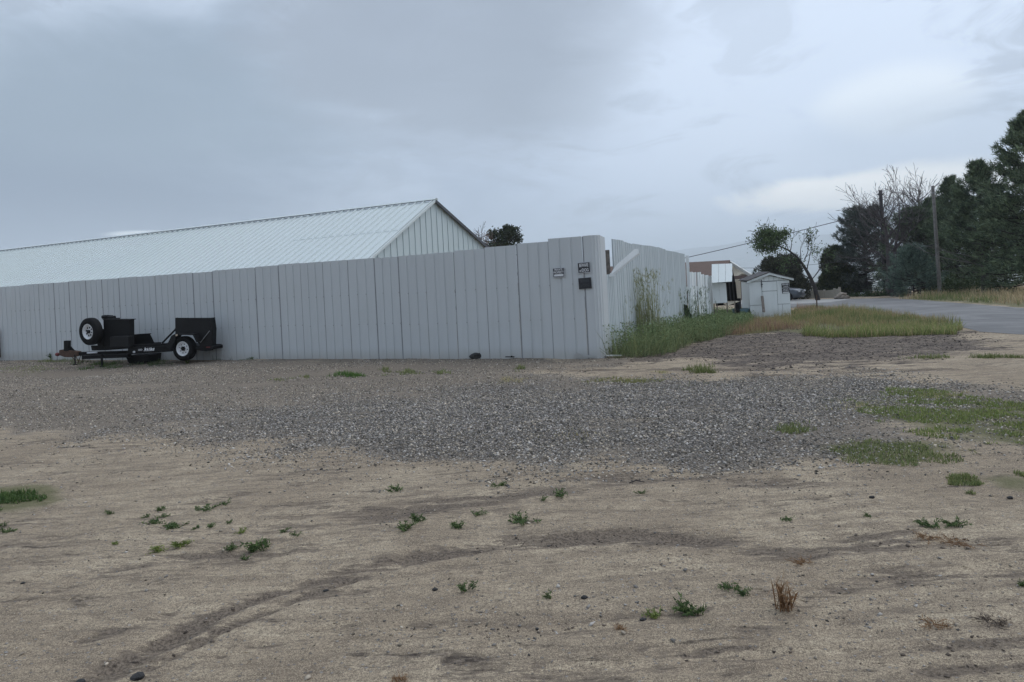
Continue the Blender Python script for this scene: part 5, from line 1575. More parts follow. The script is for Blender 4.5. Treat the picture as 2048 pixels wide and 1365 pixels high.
# junipers
def juniper(px, py_base, py_top, wpx, Y, label, seed, pointed, c1=(0.022, 0.034, 0.018), c2=(0.105, 0.125, 0.045)):
    g = np.random.default_rng(seed)
    b = W(px, py_base, Y); zb = float(hgt(b[0], Y)); h = W(px, py_top, Y)[2] - zb; wd_ = wpx * Y / F / 2
    root = tree_root('juniper_tree', b[0], Y, label)
    tb = MB().tube([(b[0], Y, zb - 0.2), (b[0] + 0.1, Y, zb + h * 0.4), (b[0], Y, zb + h * 0.85)], [0.16, 0.12, 0.04], 8)
    obj('trunk', tb, M['barkdk'], root)
    cen, ax = [], []
    lobes = []
    for k in range(46):
        z = g.uniform(0.04, 0.90)
        r_ = wd_ * ((1 - z) ** 0.75 if pointed else math.sqrt(max(0.0, 1 - (max(0, z - 0.30) / 0.72) ** 2))) * g.uniform(0.45, 0.95)
        a = g.uniform(0, 2 * math.pi)
        lobes.append((np.array([b[0] + r_ * math.cos(a), Y + r_ * math.sin(a), zb + z * h]), wd_ * g.uniform(0.22, 0.36)))
    lobes.append((np.array([b[0], Y, zb + h * 0.86]), wd_ * 0.26))
    for c, r_ in lobes:
        n = 230
        d = g.normal(0, 1, (n, 3)); d /= np.linalg.norm(d, axis=1)[:, None]
        q_ = g.uniform(0.72, 1.08, (n, 1))
        p = c + d * r_ * q_ * np.array([1, 1, 1.15])
        k = p[:, 2] > zb - 0.05
        cen.append(p[k]); ax.append((d * 0.7 + UZ * 0.7)[k])
    cen, ax = np.concatenate(cen), np.concatenate(ax)
    cl = mixcol(len(cen), c1, c2, seed, 1.6)
    V, Fc, col = tufts(cen, ax, 4, 0.20, 0.06, 0.4, cl, seed=seed)
    tag(big('crown', V, Fc, M['needle'], col, parent=root), kind='stuff')
juniper(1565, 600, 517, 96, 64, 'broad dark juniper bush behind the white shed', 41, False, c1=(0.022, 0.027, 0.018), c2=(0.085, 0.085, 0.05))
juniper(1674, 600, 490, 84, 67, 'pointed olive green juniper behind the tan vinyl fence', 42, True)

# leaning tree
Yl = 55.0
tpl = [W(1636, 601, Yl), W(1629, 574, Yl), W(1619, 552, Yl), W(1607, 531, Yl - 0.1), W(1594, 514, Yl - 0.2), W(1577, 501, Yl - 0.3), W(1560, 493, Yl - 0.3), W(1545, 487, Yl - 0.4)]
root = tree_root('leaning_tree', tpl[0][0], Yl, 'leaning tree with a leafy clump on its bowed limb above the shed')
obj('trunk', MB().tube(tpl, [0.19, 0.145, 0.125, 0.10, 0.08, 0.062, 0.05, 0.03], 9), M['barkdk'], root)
g = np.random.default_rng(77)
mb = MB(); tips = []
for i, d, L, lev in ((6, (-0.5, 0, 0.8), 1.0, 3), (7, (-0.8, 0, 0.5), 0.9, 3), (5, (-0.3, 0.2, 0.9), 1.1, 3), (6, (-0.6, -0.4, 0.2), 0.9, 3), (7, (-0.7, 0.4, -0.1), 0.8, 3)):
    d = np.array(d, float); d /= np.linalg.norm(d)
    branch_rec(mb, tpl[i], d, L, 0.035, lev, g, tips, 0.05, 0.4, (1, 3), 0.6, 0.010)
tips2 = []
for a, d, L in ((W(1614, 541, Yl), (0.25, 0, 1.0), 1.5), (W(1602, 524, Yl), (0.15, 0.1, 1.0), 1.0), (W(1623, 560, Yl), (0.6, -0.1, 0.8), 1.2), (W(1609, 520, Yl), (0.4, 0.1, 0.8), 0.9), (W(1622, 560, Yl), (-0.8, 0, 0.5), 1.1), (W(1600, 520, Yl), (-0.6, -0.2, -0.2), 0.8), (W(1580, 503, Yl), (0.3, 0, 0.9), 0.7)):
    d = np.array(d, float); d /= np.linalg.norm(d)
    branch_rec(mb, a, d, L, 0.045, 3, g, tips2, 0.05, 0.35, (1, 3), 0.6, 0.010)
obj('branches', mb, M['barkdk'], root)
cen = []
for c, r_, n in (((1538, 480), (1.0, 0.85, 0.78), 2500), ((1532, 468), (0.7, 0.5, 0.5), 1000), ((1520, 492), (0.45, 0.5, 0.5), 450), ((1560, 475), (0.6, 0.5, 0.5), 500), ((1571, 466), (0.32, 0.3, 0.3), 200), ((1540, 500), (0.7, 0.5, 0.3), 400)):
    p = g.normal(0, 0.52, (n, 3)) * np.array(r_) + W(*c, Yl - 0.3)
    cen.append(p)
t3 = np.array(tips2); t3 = t3[g.random(len(t3)) < 0.25]
cen.append(np.repeat(t3, 5, 0) + g.normal(0, 0.12, (len(t3) * 5, 3)))
cen.append(W(1632, 498, Yl) + g.normal(0, 1, (90, 3)) * np.array([0.35, 0.3, 0.25]))
cen.append(W(1580, 522, Yl) + g.normal(0, 1, (120, 3)) * np.array([0.6, 0.3, 0.25]))
cen = np.concatenate(cen)
V, Fc, col = leaves(cen, 0.15, 0.09, mixcol(len(cen), (0.045, 0.075, 0.03), (0.12, 0.17, 0.07), 2), seed=3)
tag(big('crown', V, Fc, M['leaf'], col, parent=root), kind='stuff')

# trees behind the barn
Yt = 60.0
b_ = W(1005, 545, Yt)
root = tree_root('leafy_tree', b_[0], Yt, 'dark leafy treetop showing over the fence behind the barn gable')
obj('trunk', MB().tube([W(1008, 600, Yt), W(1006, 520, Yt), W(1008, 480, Yt)], [0.2, 0.16, 0.06], 8), M['barkdk'], root)
mb = MB(); tips = []
for k in range(9):
    d = np.array([math.cos(k * 2.4), math.sin(k * 2.4) * 0.6, 0.75]); d /= np.linalg.norm(d)
    branch_rec(mb, W(1007, 505 - k, Yt), d, 0.95, 0.05, 2, g, tips, 0.1, 0.3, (2, 3), 0.6, 0.012)
obj('branches', mb, M['barkdk'], root)
cen = []
for c, r_, n in (((1012, 470), (0.8, 0.7, 0.42), 1100), ((1025, 460), (0.42, 0.4, 0.22), 420), ((985, 470), (0.35, 0.4, 0.35), 380), ((1000, 490), (1.1, 0.8, 0.5), 1100), ((1036, 478), (0.3, 0.4, 0.35), 260), ((1015, 456), (0.35, 0.3, 0.16), 200)):
    cen.append(g.normal(0, 0.55, (n, 3)) * np.array(r_) + W(*c, Yt))
cen = np.concatenate(cen)
V, Fc, col = leaves(cen, 0.22, 0.12, mixcol(len(cen), (0.018, 0.028, 0.016), (0.055, 0.07, 0.035), 2), seed=5)
tag(big('crown', V, Fc, M['leaf'], col, parent=root), kind='stuff')
b_ = W(962, 545, Yt - 4)
tp = [W(966, 600, Yt - 4), W(964, 520, Yt - 4), W(962, 485, Yt - 4)]
root, mb, tips = bare_tree(b_[0], Yt - 4, tp, 0.11, 1.1, 2, 'thin bare tree with rusty buds between the barn gable and treetop', 51, limbs=7, minr=0.012, frac=(0.5, 1.0), kids=(1, 3))
obj('branches', mb, M['bareb'], root)
cen = W(968, 476, Yt - 4) + g.normal(0, 1, (200, 3)) * np.array([0.38, 0.3, 0.32])
V, Fc, col = leaves(cen, 0.10, 0.07, mixcol(len(cen), (0.13, 0.075, 0.05), (0.22, 0.15, 0.11), 2), seed=6)
tag(big('crown', V, Fc, M['leaf'], col, parent=root), kind='stuff')

# ------------------------------------------------------------------ grass and weeds
def scatter(P, n, seed, soft=0.25):
    g = np.random.default_rng(seed)
    P = np.array(P)
    lo, hi = P.min(0) - 0.4, P.max(0) + 0.4
    out_ = []
    tot = 0
    while tot < n:
        q = g.uniform(lo, hi, (n * 3, 2))
        d = segdist(q[:, 0], q[:, 1], P, True); d = np.where(inpoly(q[:, 0], q[:, 1], P), d, -d) + (fbm(q[:, 0] * 1.6, q[:, 1] * 1.6, seed, 4) - 0.5) * soft * 5
        q = q[d > 0]
        out_.append(q); tot += len(q)
        if len(q) == 0: break
    return np.concatenate(out_)[:n]

def blades(pts_, h, wd, cols, lean=0.35, seed=1, jit=0.3):
    """bent blades, three triangles each"""
    g = np.random.default_rng(seed)
    N = len(pts_)
    z = relz(pts_[:, 0], pts_[:, 1])
    b = np.stack([pts_[:, 0], pts_[:, 1], z - 0.01], 1)
    a = g.uniform(0, 2 * math.pi, N)
    l = np.abs(g.normal(0, lean, N))
    dirn = np.stack([np.cos(a) * l, np.sin(a) * l, np.ones(N)], 1); dirn /= np.linalg.norm(dirn, axis=1)[:, None]
    hh = (h * g.uniform(0.3, 1.25, N) ** 1.0)[:, None]
    sa = g.uniform(0, 2 * math.pi, N)
    s = np.stack([np.cos(sa), np.sin(sa), np.zeros(N)], 1) * (wd * g.uniform(0.6, 1.3, N))[:, None] / 2
    m = b + dirn * hh * 0.55
    tdir = dirn + np.stack([np.cos(a), np.sin(a), -0.4 * np.ones(N)], 1) * (l * 1.1)[:, None]
    tip = m + tdir / np.linalg.norm(tdir, axis=1)[:, None] * hh * 0.5
    V = np.stack([b - s, b + s, m + s * 0.8, m - s * 0.8, tip], 1).reshape(-1, 3)
    k = np.arange(N)[:, None] * 5
    Fc = np.concatenate([k + np.array([[0, 1, 2]]), k + np.array([[0, 2, 3]]), k + np.array([[3, 2, 4]])], 1).reshape(-1, 3)
    c = cols * g.uniform(1 - jit, 1 + jit, (N, 1))
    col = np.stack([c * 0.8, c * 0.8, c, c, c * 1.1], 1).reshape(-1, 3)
    return V, Fc, col

def join(parts):
    V, Fc, Cc, o = [], [], [], 0
    for v, f, c in parts:
        V.append(v); Fc.append(f + o); Cc.append(c); o += len(v)
    return np.concatenate(V), np.concatenate(Fc), np.concatenate(Cc)

def stuff(name, parts, mat, label, cat='grass'):
    V, Fc, col = join(parts)
    return tag(big(name, V, Fc, M[mat], col), label, cat, kind='stuff')

GR, GY, DRY, TAN, RED = (0.11, 0.155, 0.055), (0.25, 0.26, 0.105), (0.38, 0.275, 0.155), (0.52, 0.42, 0.26), (0.27, 0.165, 0.13)
DG = (0.075, 0.12, 0.062)
# green weeds along the side fence
P1 = Gs([(1194, 713), (1215, 717), (1268, 719), (1330, 712), (1385, 690), (1440, 676), (1500, 656), (1510, 628), (1425, 628), (1370, 646), (1216, 694)])
a = scatter(P1, 16000, 101, 0.06)
hh = np.interp(a[:, 1], [17, 19.5, 24, 30], [0.78, 0.72, 0.46, 0.36]) * (0.35 + 1.3 * fbm(a[:, 0] * 1.3, a[:, 1] * 1.3, 4))
hh = np.minimum(hh, 0.72)
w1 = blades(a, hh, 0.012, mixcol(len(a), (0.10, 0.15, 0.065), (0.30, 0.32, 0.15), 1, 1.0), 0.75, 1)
a2 = scatter(P1, 34000, 102, 0.06)
cen = np.stack([a2[:, 0], a2[:, 1], relz(a2[:, 0], a2[:, 1]) + np.random.default_rng(3).uniform(0.05, 1.0, len(a2)) * np.interp(a2[:, 1], [17, 19.5, 24, 30], [0.74, 0.66, 0.42, 0.32]) * (0.35 + 1.3 * fbm(a2[:, 0] * 1.3, a2[:, 1] * 1.3, 4))], 1)
lv = leaves(cen, 0.075, 0.024, mixcol(len(cen), (0.09, 0.14, 0.06), (0.22, 0.27, 0.125), 2), seed=8)
lv = (np.asarray(lv[0]), np.concatenate([lv[1][:, [0, 1, 2]], lv[1][:, [0, 2, 3]]]), lv[2])
stuff('weeds', [w1, lv], 'grass', 'dense green weeds growing along the side fence', 'weeds')
# dry reddish weeds across to the road
P2 = Gs([(1440, 672), (1600, 660), (1620, 656), (1890, 655), (1925, 650), (1870, 640), (1790, 629), (1700, 620), (1625, 615), (1585, 623), (1500, 624), (1460, 640)])
a = scatter(P2, 30000, 103, 0.10)
a = a[np.random.default_rng(8).random(len(a)) < sstep(fbm(a[:, 0] * 1.1, a[:, 1] * 1.1, 71, 4), 0.30, 0.52)]
tint = fbm(a[:, 0] * 0.5, a[:, 1] * 0.5, 14, 4)[:, None]
cl = mixcol(len(a), DRY, GY, 5)
tint = tint + 0.010 * (a[:, 0:1] - 9.5)
cl = np.where(tint > 0.66, mixcol(len(a), GY, GR, 6), cl); cl = np.where((tint < 0.44), mixcol(len(a), DRY, RED, 7), cl)
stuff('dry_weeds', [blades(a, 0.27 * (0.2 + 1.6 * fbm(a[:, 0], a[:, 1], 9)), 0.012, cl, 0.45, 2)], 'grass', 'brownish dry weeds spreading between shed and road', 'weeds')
# brighter green fringe facing the camera
P3_ = Gs([(1608, 660), (1700, 660), (1800, 659), (1890, 652), (1927, 660), (1915, 671), (1800, 673), (1700, 675), (1612, 672)])
a = scatter(P3_, 15000, 104, 0.12)
a = a[np.random.default_rng(9).random(len(a)) < sstep(fbm(a[:, 0] * 1.5, a[:, 1] * 1.5, 72, 4), 0.34, 0.56)]
stuff('grass_fringe', [blades(a, 0.24 * (0.2 + 1.6 * fbm(a[:, 0] * 1.6, a[:, 1] * 1.6, 19)), 0.012, np.where((np.random.default_rng(1).random(len(a)) < 0.20)[:, None], mixcol(len(a), DRY, TAN, 3), mixcol(len(a), (0.13, 0.19, 0.06), (0.36, 0.37, 0.14), 8)), 0.45, 3)], 'grass', 'bright green fringe of weeds edging the dark soil')
# verge by the pines
P4 = Gs([(1800, 599), (1900, 603), (2060, 613), (2230, 622), (2230, 560), (2060, 578), (1960, 583), (1860, 592)])
P4[:, 1] = np.minimum(P4[:, 1], 58)
a = scatter(P4, 24000, 105, 0.15)
dv_ = segdist(a[:, 0], a[:, 1], ROAD, True)[:, None]
tq = fbm(a[:, 0] * 0.35, a[:, 1] * 0.35, 24, 3)[:, None] + 0.07 * np.minimum(dv_ - 1.6, 2.0)
cl = np.where(tq > 0.47, mixcol(len(a), DRY, TAN, 9), mixcol(len(a), GR, GY, 10))
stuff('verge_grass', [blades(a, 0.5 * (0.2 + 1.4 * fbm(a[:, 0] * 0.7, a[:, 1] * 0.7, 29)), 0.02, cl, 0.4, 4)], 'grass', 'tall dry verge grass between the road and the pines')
# undergrowth below the pines
cen = []
g = np.random.default_rng(9)
for px, py, Y, r in ((1905, 575, 50, 1.0), (1940, 572, 50, 1.0), (2000, 576, 46, 1.2), (1870, 582, 52, 0.9), (1895, 566, 53, 1.0), (1760, 592, 58, 0.6), (1735, 594, 60, 0.6), (1710, 594, 62, 0.5)):
    n = 900
    p = W(px, py, Y) + g.normal(0, 0.5, (n, 3)) * np.array([r, r * 0.7, r * 0.6])
    cen.append(p)
cen = np.concatenate(cen); cen = cen[cen[:, 2] > hgt(cen[:, 0], cen[:, 1]) + 0.02]
u_ = leaves(cen, 0.16, 0.08, mixcol(len(cen), (0.025, 0.045, 0.018), (0.07, 0.10, 0.035), 3), seed=9)
stuff('undergrowth', [(u_[0], np.concatenate([u_[1][:, [0, 1, 2]], u_[1][:, [0, 2, 3]]]), u_[2])], 'leaf', 'low green undergrowth at the foot of the pines', 'undergrowth')
# patches in the gravel and dirt
parts = []
for k, (P, n, h_, c1, c2) in enumerate(((GREENS[0], 24000, 0.055, (0.12, 0.18, 0.05), (0.28, 0.30, 0.10)), (GREENS[1], 4200, 0.05, GR, GY), (GREENS[2], 2400, 0.045, GR, GY), (GREENS[3], 3800, 0.065, (0.05, 0.095, 0.03), (0.10, 0.15, 0.04)))):
    a = scatter(P, n, 200 + k, 0.22)
    keep = fbm(a[:, 0] * 2.2, a[:, 1] * 3.0, 60 + k, 4) > (0.42 if k != 3 else 0.30)
    a = a[keep]
    parts.append(blades(a, np.full(len(a), h_), 0.010, mixcol(len(a), c1, c2, k), 0.7, 20 + k))
stuff('grass', parts, 'grass', 'thin green grass growing through the gravel and dirt')
parts = []
for k, (px, py, wx, wy, n, c1, c2, h_) in enumerate([(700, 752, 42, 6, 900, (0.06, 0.13, 0.03), (0.12, 0.2, 0.05), 0.10), (815, 748, 28, 8, 420, GR, GY, 0.08), (885, 746, 16, 5, 260, GR, GY, 0.09), (565, 760, 20, 4, 160, GR, GY, 0.06), (612, 755, 9, 4, 120, GR, GY, 0.08), (1040, 740, 12, 6, 180, GR, GY, 0.1), (1020, 762, 32, 6, 260, GY, TAN, 0.07), (1250, 761, 58, 6, 1100, GY, (0.2, 0.19, 0.06), 0.06), (1590, 862, 34, 10, 520, GR, GY, 0.07), (1405, 741, 26, 8, 620, (0.11, 0.15, 0.045), (0.2, 0.21, 0.08), 0.13), (1860, 662, 60, 6, 300, GR, GY, 0.10), (1975, 678, 45, 5, 420, GR, GY, 0.10), (2030, 682, 30, 6, 300, GR, GY, 0.10), (770, 742, 10, 5, 130, GR, GY, 0.12), (1325, 745, 20, 4, 150, GY, TAN, 0.06), (200, 734, 45, 9, 900, (0.06, 0.12, 0.03), (0.11, 0.17, 0.05), 0.13), (60, 738, 60, 9, 420, GR, GY, 0.08), (120, 722, 60, 5, 500, GR, GY, 0.12), (300, 728, 60, 5, 500, GR, DG, 0.14), (445, 717, 26, 3, 220, GR, DG, 0.18), (40, 745, 60, 8, 260, GR, GY, 0.05), (1370, 775, 60, 12, 60, GR, GY, 0.05), (1150, 870, 70, 14, 120, GY, DRY, 0.05), (1700, 815, 40, 8, 120, GY, TAN, 0.07), (1890, 790, 30, 5, 200, GY, TAN, 0.06)]):
    g = np.random.default_rng(300 + k)
    c = np.array([G(px + g.normal(0, 0.45) * wx, min(max(py + g.normal(0, 0.45) * wy, 716.5), 1300))[:2] for _ in range(14)])
    a = c[g.integers(0, 14, n)] + g.normal(0, 1, (n, 2)) * np.array([wx * 0.0022, wx * 0.0016]) 
    parts.append(blades(a, np.full(len(a), h_), 0.011, mixcol(len(a), c1, c2, k), 0.6, 320 + k))
stuff('grass_tufts', parts, 'grass', 'small green tufts sprinkled over the gravel near the fence')

# tall seeding grass clumps against the side fence: one thing each
def tall_clump(px, py, wpx, hgt_m, n, label, seed, c1=(0.17, 0.20, 0.10), c2=(0.36, 0.35, 0.20)):
    g = np.random.default_rng(seed)
    b = G(px, py)
    wd_ = wpx * b[1] / F / 2
    mb = []
    a = b[:2] + g.normal(0, 0.5, (n, 2)) * np.array([wd_, wd_ * 0.7])
    hh = np.full(n, hgt_m)
    v = blades(a, hh, 0.016, mixcol(n, c1, c2, seed), 0.10, seed)
    tipsz = v[0].reshape(-1, 5, 3)[:, 4]
    sd_ = tufts(np.repeat(tipsz, 3, 0) - UZ * g.uniform(0, 0.20, (n * 3, 1)), np.tile(UZ, (n * 3, 1)), 3, 0.09, 0.012, 0.22, mixcol(n * 3, c1, c2, seed + 1), seed=seed)
    V, Fc, col = join([v, sd_])
    o = big('tall_grass', V - b, Fc, M['grass'], col)
    o.location = tuple(b)
    return tag(o, label, 'grass')
tall_clump(1290, 692, 80, 1.70, 260, 'tall seeding grass clump in the weeds nearest the fence gap', 61)
tall_clump(1376, 662, 34, 1.2, 40, 'tall grass clump at the end of the tall side fence', 62, DG, GR)
tall_clump(1402, 656, 50, 1.15, 70, 'leafy tall grass clump before the low white fence', 63, DG, (0.1, 0.14, 0.05))
tall_clump(1258, 702, 16, 1.1, 14, 'few thin grass stalks just before the big seeding clump', 64)
tall_clump(1545, 634, 80, 0.45, 110, 'leafy weeds standing against the white shed front', 65, DG, GR)
tall_clump(38, 716, 12, 0.85, 14, 'tall grass stalks against the fence beside the concrete slab', 66, (0.09, 0.11, 0.05), (0.16, 0.15, 0.08))
p = G(1386, 660)
tag(obj('dark_board', MB().prism([(0, 0), (0.55, 0), (0.30, 0.30), (0.12, 0.85), (0.0, 0.9)], (p[0] - 0.25, p[1], p[2]), (1, 0, 0), (0, 0.1, 1), (0, 0.05, 0)), M['cloth'], origin=p), 'dark broken board leaning among weeds at the low fence', 'board')

# small weeds on the dirt: each a thing
def weed(px, py, wpx, hpx, label, seed, c1=(0.035, 0.07, 0.022), c2=(0.085, 0.13, 0.04), style='spread', group=None, name='weed'):
    g = np.random.default_rng(seed)
    b = G(px, py)
    r = wpx * b[1] / F / 2; hz = hpx * b[1] / F
    zr_ = float(relz(b[0], b[1]))
    parts = []
    ns = int(5 + wpx / 7) if style != 'dry' or hpx < 40 else 26; hz *= 0.50 if hpx < 60 else 0.85
    cen, axs = [], []
    bl = []
    for k in range(ns):
        a = g.uniform(0, 2 * math.pi)
        L = r * g.uniform(0.45, 1.05) * (0.55 if hpx > 60 else 1)
        up = hz * g.uniform(0.35, 1.0)
        o = np.array([b[0] + g.normal(0, r * 0.25), b[1] + g.normal(0, r * 0.2), zr_])
        tip = o + np.array([math.cos(a) * L, math.sin(a) * L, up])
        m = 7
        for i in range(m):
            s = (i + 0.6) / m
            p = o * (1 - s) + tip * s + UZ * up * 0.35 * math.sin(s * math.pi) * (1 if style == 'spread' else 0)
            cen.append(p); axs.append((tip - o) / np.linalg.norm(tip - o) * 0.7 + g.normal(0, 0.45, 3))
        bl.append((o, tip))
    cen, axs = np.array(cen), np.array(axs)
    if style == 'dry':
        v = tufts(cen, axs, 1 if hpx > 60 else 2, max(min(hz * 0.4, 0.06), 0.03), 0.004, 0.6, mixcol(len(cen), c1, c2, seed), seed=seed)
    else:
        ln = max(min(r * 0.30, 0.05), 0.016)
        v = tufts(cen, axs, 2, ln, ln * 0.36, 0.7, mixcol(len(cen), c1, c2, seed), seed=seed)
    st_v, st_f, st_c = [], [], []
    for o, tip in bl:
        s = np.array([0.003, 0.0, 0]); k = len(st_v)
        st_v += [o - s, o + s, (o + tip) / 2 + UZ * hz * 0.2 + s * 0.7, tip]
        st_f += [(k, k + 1, k + 2), (k, k + 2, k + 3)]
        st_c += [c1] * 4
    V, Fc, col = join([v, (np.array(st_v), np.array(st_f), np.array(st_c, float))])
    org = np.array([b[0], b[1], zr_])
    o = big(name, V - org, Fc, M['grass'], col)
    o.location = tuple(org)
    return tag(o, label, 'weed', group)
GW = 'green weeds dotted over the bare dirt'
BR1, BR2 = (0.20, 0.11, 0.055), (0.34, 0.22, 0.12)
WEEDL = [
 (792, 980, 34, 26, 'weed with one long bent stalk at the gravel edge'),
 (997, 974, 36, 10, 'flat dark weed beside a patch of loose stones'),
 (812, 1062, 44, 28, 'bushy dark weed, lower half of the biggest pair'),
 (838, 1046, 40, 30, 'bushy dark weed, upper half of the biggest pair'),
 (958, 1031, 32, 16, 'small dark weed above a three-lobed one'),
 (918, 1055, 42, 22, 'three-lobed dark weed right of the biggest pair'),
 (1042, 1047, 56, 20, 'wide low dark weed at the end of the middle row'),
 (932, 1180, 44, 34, 'upright weed beside small dark pebbles and a twig'),
 (1096, 1194, 24, 22, 'lone tiny weed right of the pebbles and twig'),
 (1120, 995, 40, 18, 'pale spindly weed left of a fainter sprout track'),
 (1087, 1003, 14, 16, 'tiny upright sprout left of the pale spindly weed'),
 (312, 1048, 40, 10, 'dark weed mat, left piece of a joined pair'),
 (345, 1056, 52, 14, 'dark weed mat, right piece of a joined pair'),
 (330, 1034, 26, 10, 'small weed just above the dark weed mats'),
 (292, 1034, 22, 10, 'small weed left above the dark weed mats'),
 (220, 1027, 26, 14, 'lone v-shaped weed on pale dirt below the green patch'),
 (320, 1020, 28, 12, 'thin weed at the top of the weed cluster'),
 (414, 1021, 40, 14, 'low weed with a twig tip, in the uppermost row'),
 (450, 1012, 26, 16, 'round dark weed next to a low twiggy one'),
 (392, 1060, 24, 10, 'little weed right of the dark weed mats'),
 (422, 1055, 28, 12, 'little double weed further right of the mats'),
 (458, 1046, 18, 10, 'faint thin sprout near the end of the mats row'),
 (318, 1101, 46, 14, 'flat bright green weed beside a yellowish tuft'),
 (366, 1096, 46, 24, 'yellowish green tuft, brightest of the weeds'),
 (462, 1098, 42, 16, 'low green weed left of a spiky one'),
 (514, 1096, 64, 34, 'spiky star-shaped green weed with long arms'),
 (490, 1118, 26, 18, 'small dark weed just below the spiky star-shaped one'),
 (568, 1065, 24, 16, 'thin weed right above the spiky star-shaped one'),
 (594, 1070, 26, 12, 'slanting thin weed above the dark rut'),
 (482, 1068, 30, 12, 'sparse yellowing weed above the spiky one'),
 (230, 1090, 14, 8, 'tiny isolated dark weed left of the bright tuft'),
 (14, 1066, 34, 14, 'low dark weed at the left edge below the grass patch'),
 (8, 1052, 22, 14, 'thin weed at the left edge just under the grass patch'),
 (1313, 1224, 48, 20, 'low weed with yellow tips left of the twiggy one'),
 (1378, 1220, 70, 44, 'twiggy weed with several raised bare stalks'),
 (1486, 1190, 40, 26, 'weed with long arching stalks left of the dry tuft'),
 (1462, 1178, 46, 12, 'long arching stalk trailing from a green weed'),
 (1858, 1058, 46, 26, 'green weed above the brown dead grass'),
 (1905, 1055, 50, 26, 'darker green weed above the brown dead grass'),
 (2044, 1172, 24, 22, 'dark weed cut by the right edge of the photo'),
 (1735, 1036, 26, 8, 'faint dark weed on the pale dirt right of centre'),
 (1575, 1042, 30, 10, 'dark weed among bluish stones'),
 (1280, 986, 22, 10, 'small weed by a dark twig at the gravel edge'),
 (548, 716, 34, 34, 'leafy upright weed growing against the middle of the fence'),
 (512, 718, 50, 8, 'creeping weed left of the upright one at the fence'),
 (598, 717, 24, 10, 'small weed right of the upright one at the fence'),
 (432, 716, 30, 18, 'broad leaved weed at the back corner of the trailer'),
 (402, 718, 30, 24, 'spiky weed behind the trailer wheel'),
 (376, 727, 16, 30, 'bright weed growing in front of the trailer wheel'),
 (85, 718, 20, 24, 'weed at the fence foot left of the trailer coupler'),
 (105, 720, 22, 28, 'taller weed at the fence foot by the trailer coupler'),
]
for k, (px, py, wx, hx, lb) in enumerate(WEEDL):
    yel = 'yellow' in lb or 'bright' in lb
    weed(px, py, wx, hx, lb, 500 + k, (0.10, 0.15, 0.035) if yel else (0.048, 0.085, 0.03), (0.24, 0.27, 0.08) if yel else (0.125, 0.175, 0.06), group=GW)
DW = 'dead brown weeds on the dirt'
weed(1568, 1216, 66, 80, 'upright dead orange brown grass tuft with thin stalks', 701, BR1, BR2, 'dry', DW, 'dead_weed')
for k, (px, py, wx, hx, lb) in enumerate([(1850, 1075, 70, 12, 'flat orange brown dead grass left half of a strip'), (1920, 1085, 80, 12, 'flat orange brown dead grass right half of a strip'), (1608, 1124, 50, 14, 'small faded straw tuft above the upright dead one'), (1865, 1243, 70, 12, 'curled orange dead weed beside a dark one'), (1982, 1242, 60, 12, 'dark dead twiggy weed near the right edge'), (1240, 1255, 26, 6, 'faint orange scrap of dead weed'), (800, 1358, 30, 8, 'orange dead leaf litter at the bottom edge')]):
    dkk = 'dark' in lb and 'beside' not in lb
    weed(px, py, wx, hx, lb, 720 + k, (0.06, 0.045, 0.035) if dkk else BR1, (0.11, 0.085, 0.07) if dkk else BR2, 'dry', DW, 'dead_weed')

# ------------------------------------------------------------------ gravel and stones
def rocks(pts_, size, cols, seed, flat=0.6):
    """angular stones, eight faces each"""
    g = np.random.default_rng(seed)
    N = len(pts_)
    o = np.array([(1, 0, 0), (0, 1, 0), (-1, 0, 0), (0, -1, 0), (0, 0, 1), (0, 0, -1)], float)
    V = np.tile(o, (N, 1, 1)) * g.uniform(0.65, 1.25, (N, 6, 1)) + g.normal(0, 0.18, (N, 6, 3))
    V[:, :, 2] *= flat
    a = g.uniform(0, 2 * math.pi, N); c, s = np.cos(a), np.sin(a)
    tl_ = g.normal(0, 0.35, N)
    x = V[:, :, 0] * c[:, None] - V[:, :, 1] * s[:, None]; y = V[:, :, 0] * s[:, None] + V[:, :, 1] * c[:, None]
    z = V[:, :, 2] + x * tl_[:, None]
    V = np.stack([x, y, z], -1) * size[:, None, None] / 2
    zz = relz(pts_[:, 0], pts_[:, 1]) + size * flat * 0.16
    V += np.stack([pts_[:, 0], pts_[:, 1], zz], 1)[:, None, :]
    fs = np.array([(0, 1, 4), (1, 2, 4), (2, 3, 4), (3, 0, 4), (1, 0, 5), (2, 1, 5), (3, 2, 5), (0, 3, 5)])
    Fc = (np.arange(N)[:, None, None] * 6 + fs).reshape(-1, 3)
    return V.reshape(-1, 3), Fc, np.repeat(cols, 6, 0)
def stone_cols(n, seed, tan=0.25):
    g = np.random.default_rng(seed)
    v = np.clip(g.gamma(2.8, 0.078, n), 0.035, 0.46)[:, None]
    c = v * np.array([1.14, 1.05, 0.95])
    k = g.random(n) < tan
    c[k] = v[k] * np.array([1.25, 1.07, 0.84])
    return c
def gravel_points(P, n, seed, soft, thr0, thr1, fx=0.8, fy=1.3):
    g = np.random.default_rng(seed)
    lo, hi = P.min(0) - 0.8, P.max(0) + 0.8
    q = g.uniform(lo, hi, (n, 2))
    q = q[(np.abs(q[:, 0]) < q[:, 1] * 0.80 + 1.0)]
    d = segdist(q[:, 0], q[:, 1], P, True); d = np.where(inpoly(q[:, 0], q[:, 1], P), d, -d) + (fbm(q[:, 0] * 0.9, q[:, 1] * 0.9, 11, 5) - 0.5) * 2.4
    pr = sstep(d, -soft, soft) * sstep(fbm(q[:, 0] * fx, q[:, 1] * fy, 23, 4), thr0, thr1)
    fe = (q @ NF) < DF - 0.05
    return q[(g.random(len(q)) < pr) & fe]
ga = gravel_points(HEAVY, 150000, 1, 2.2, 0.10, 0.50)
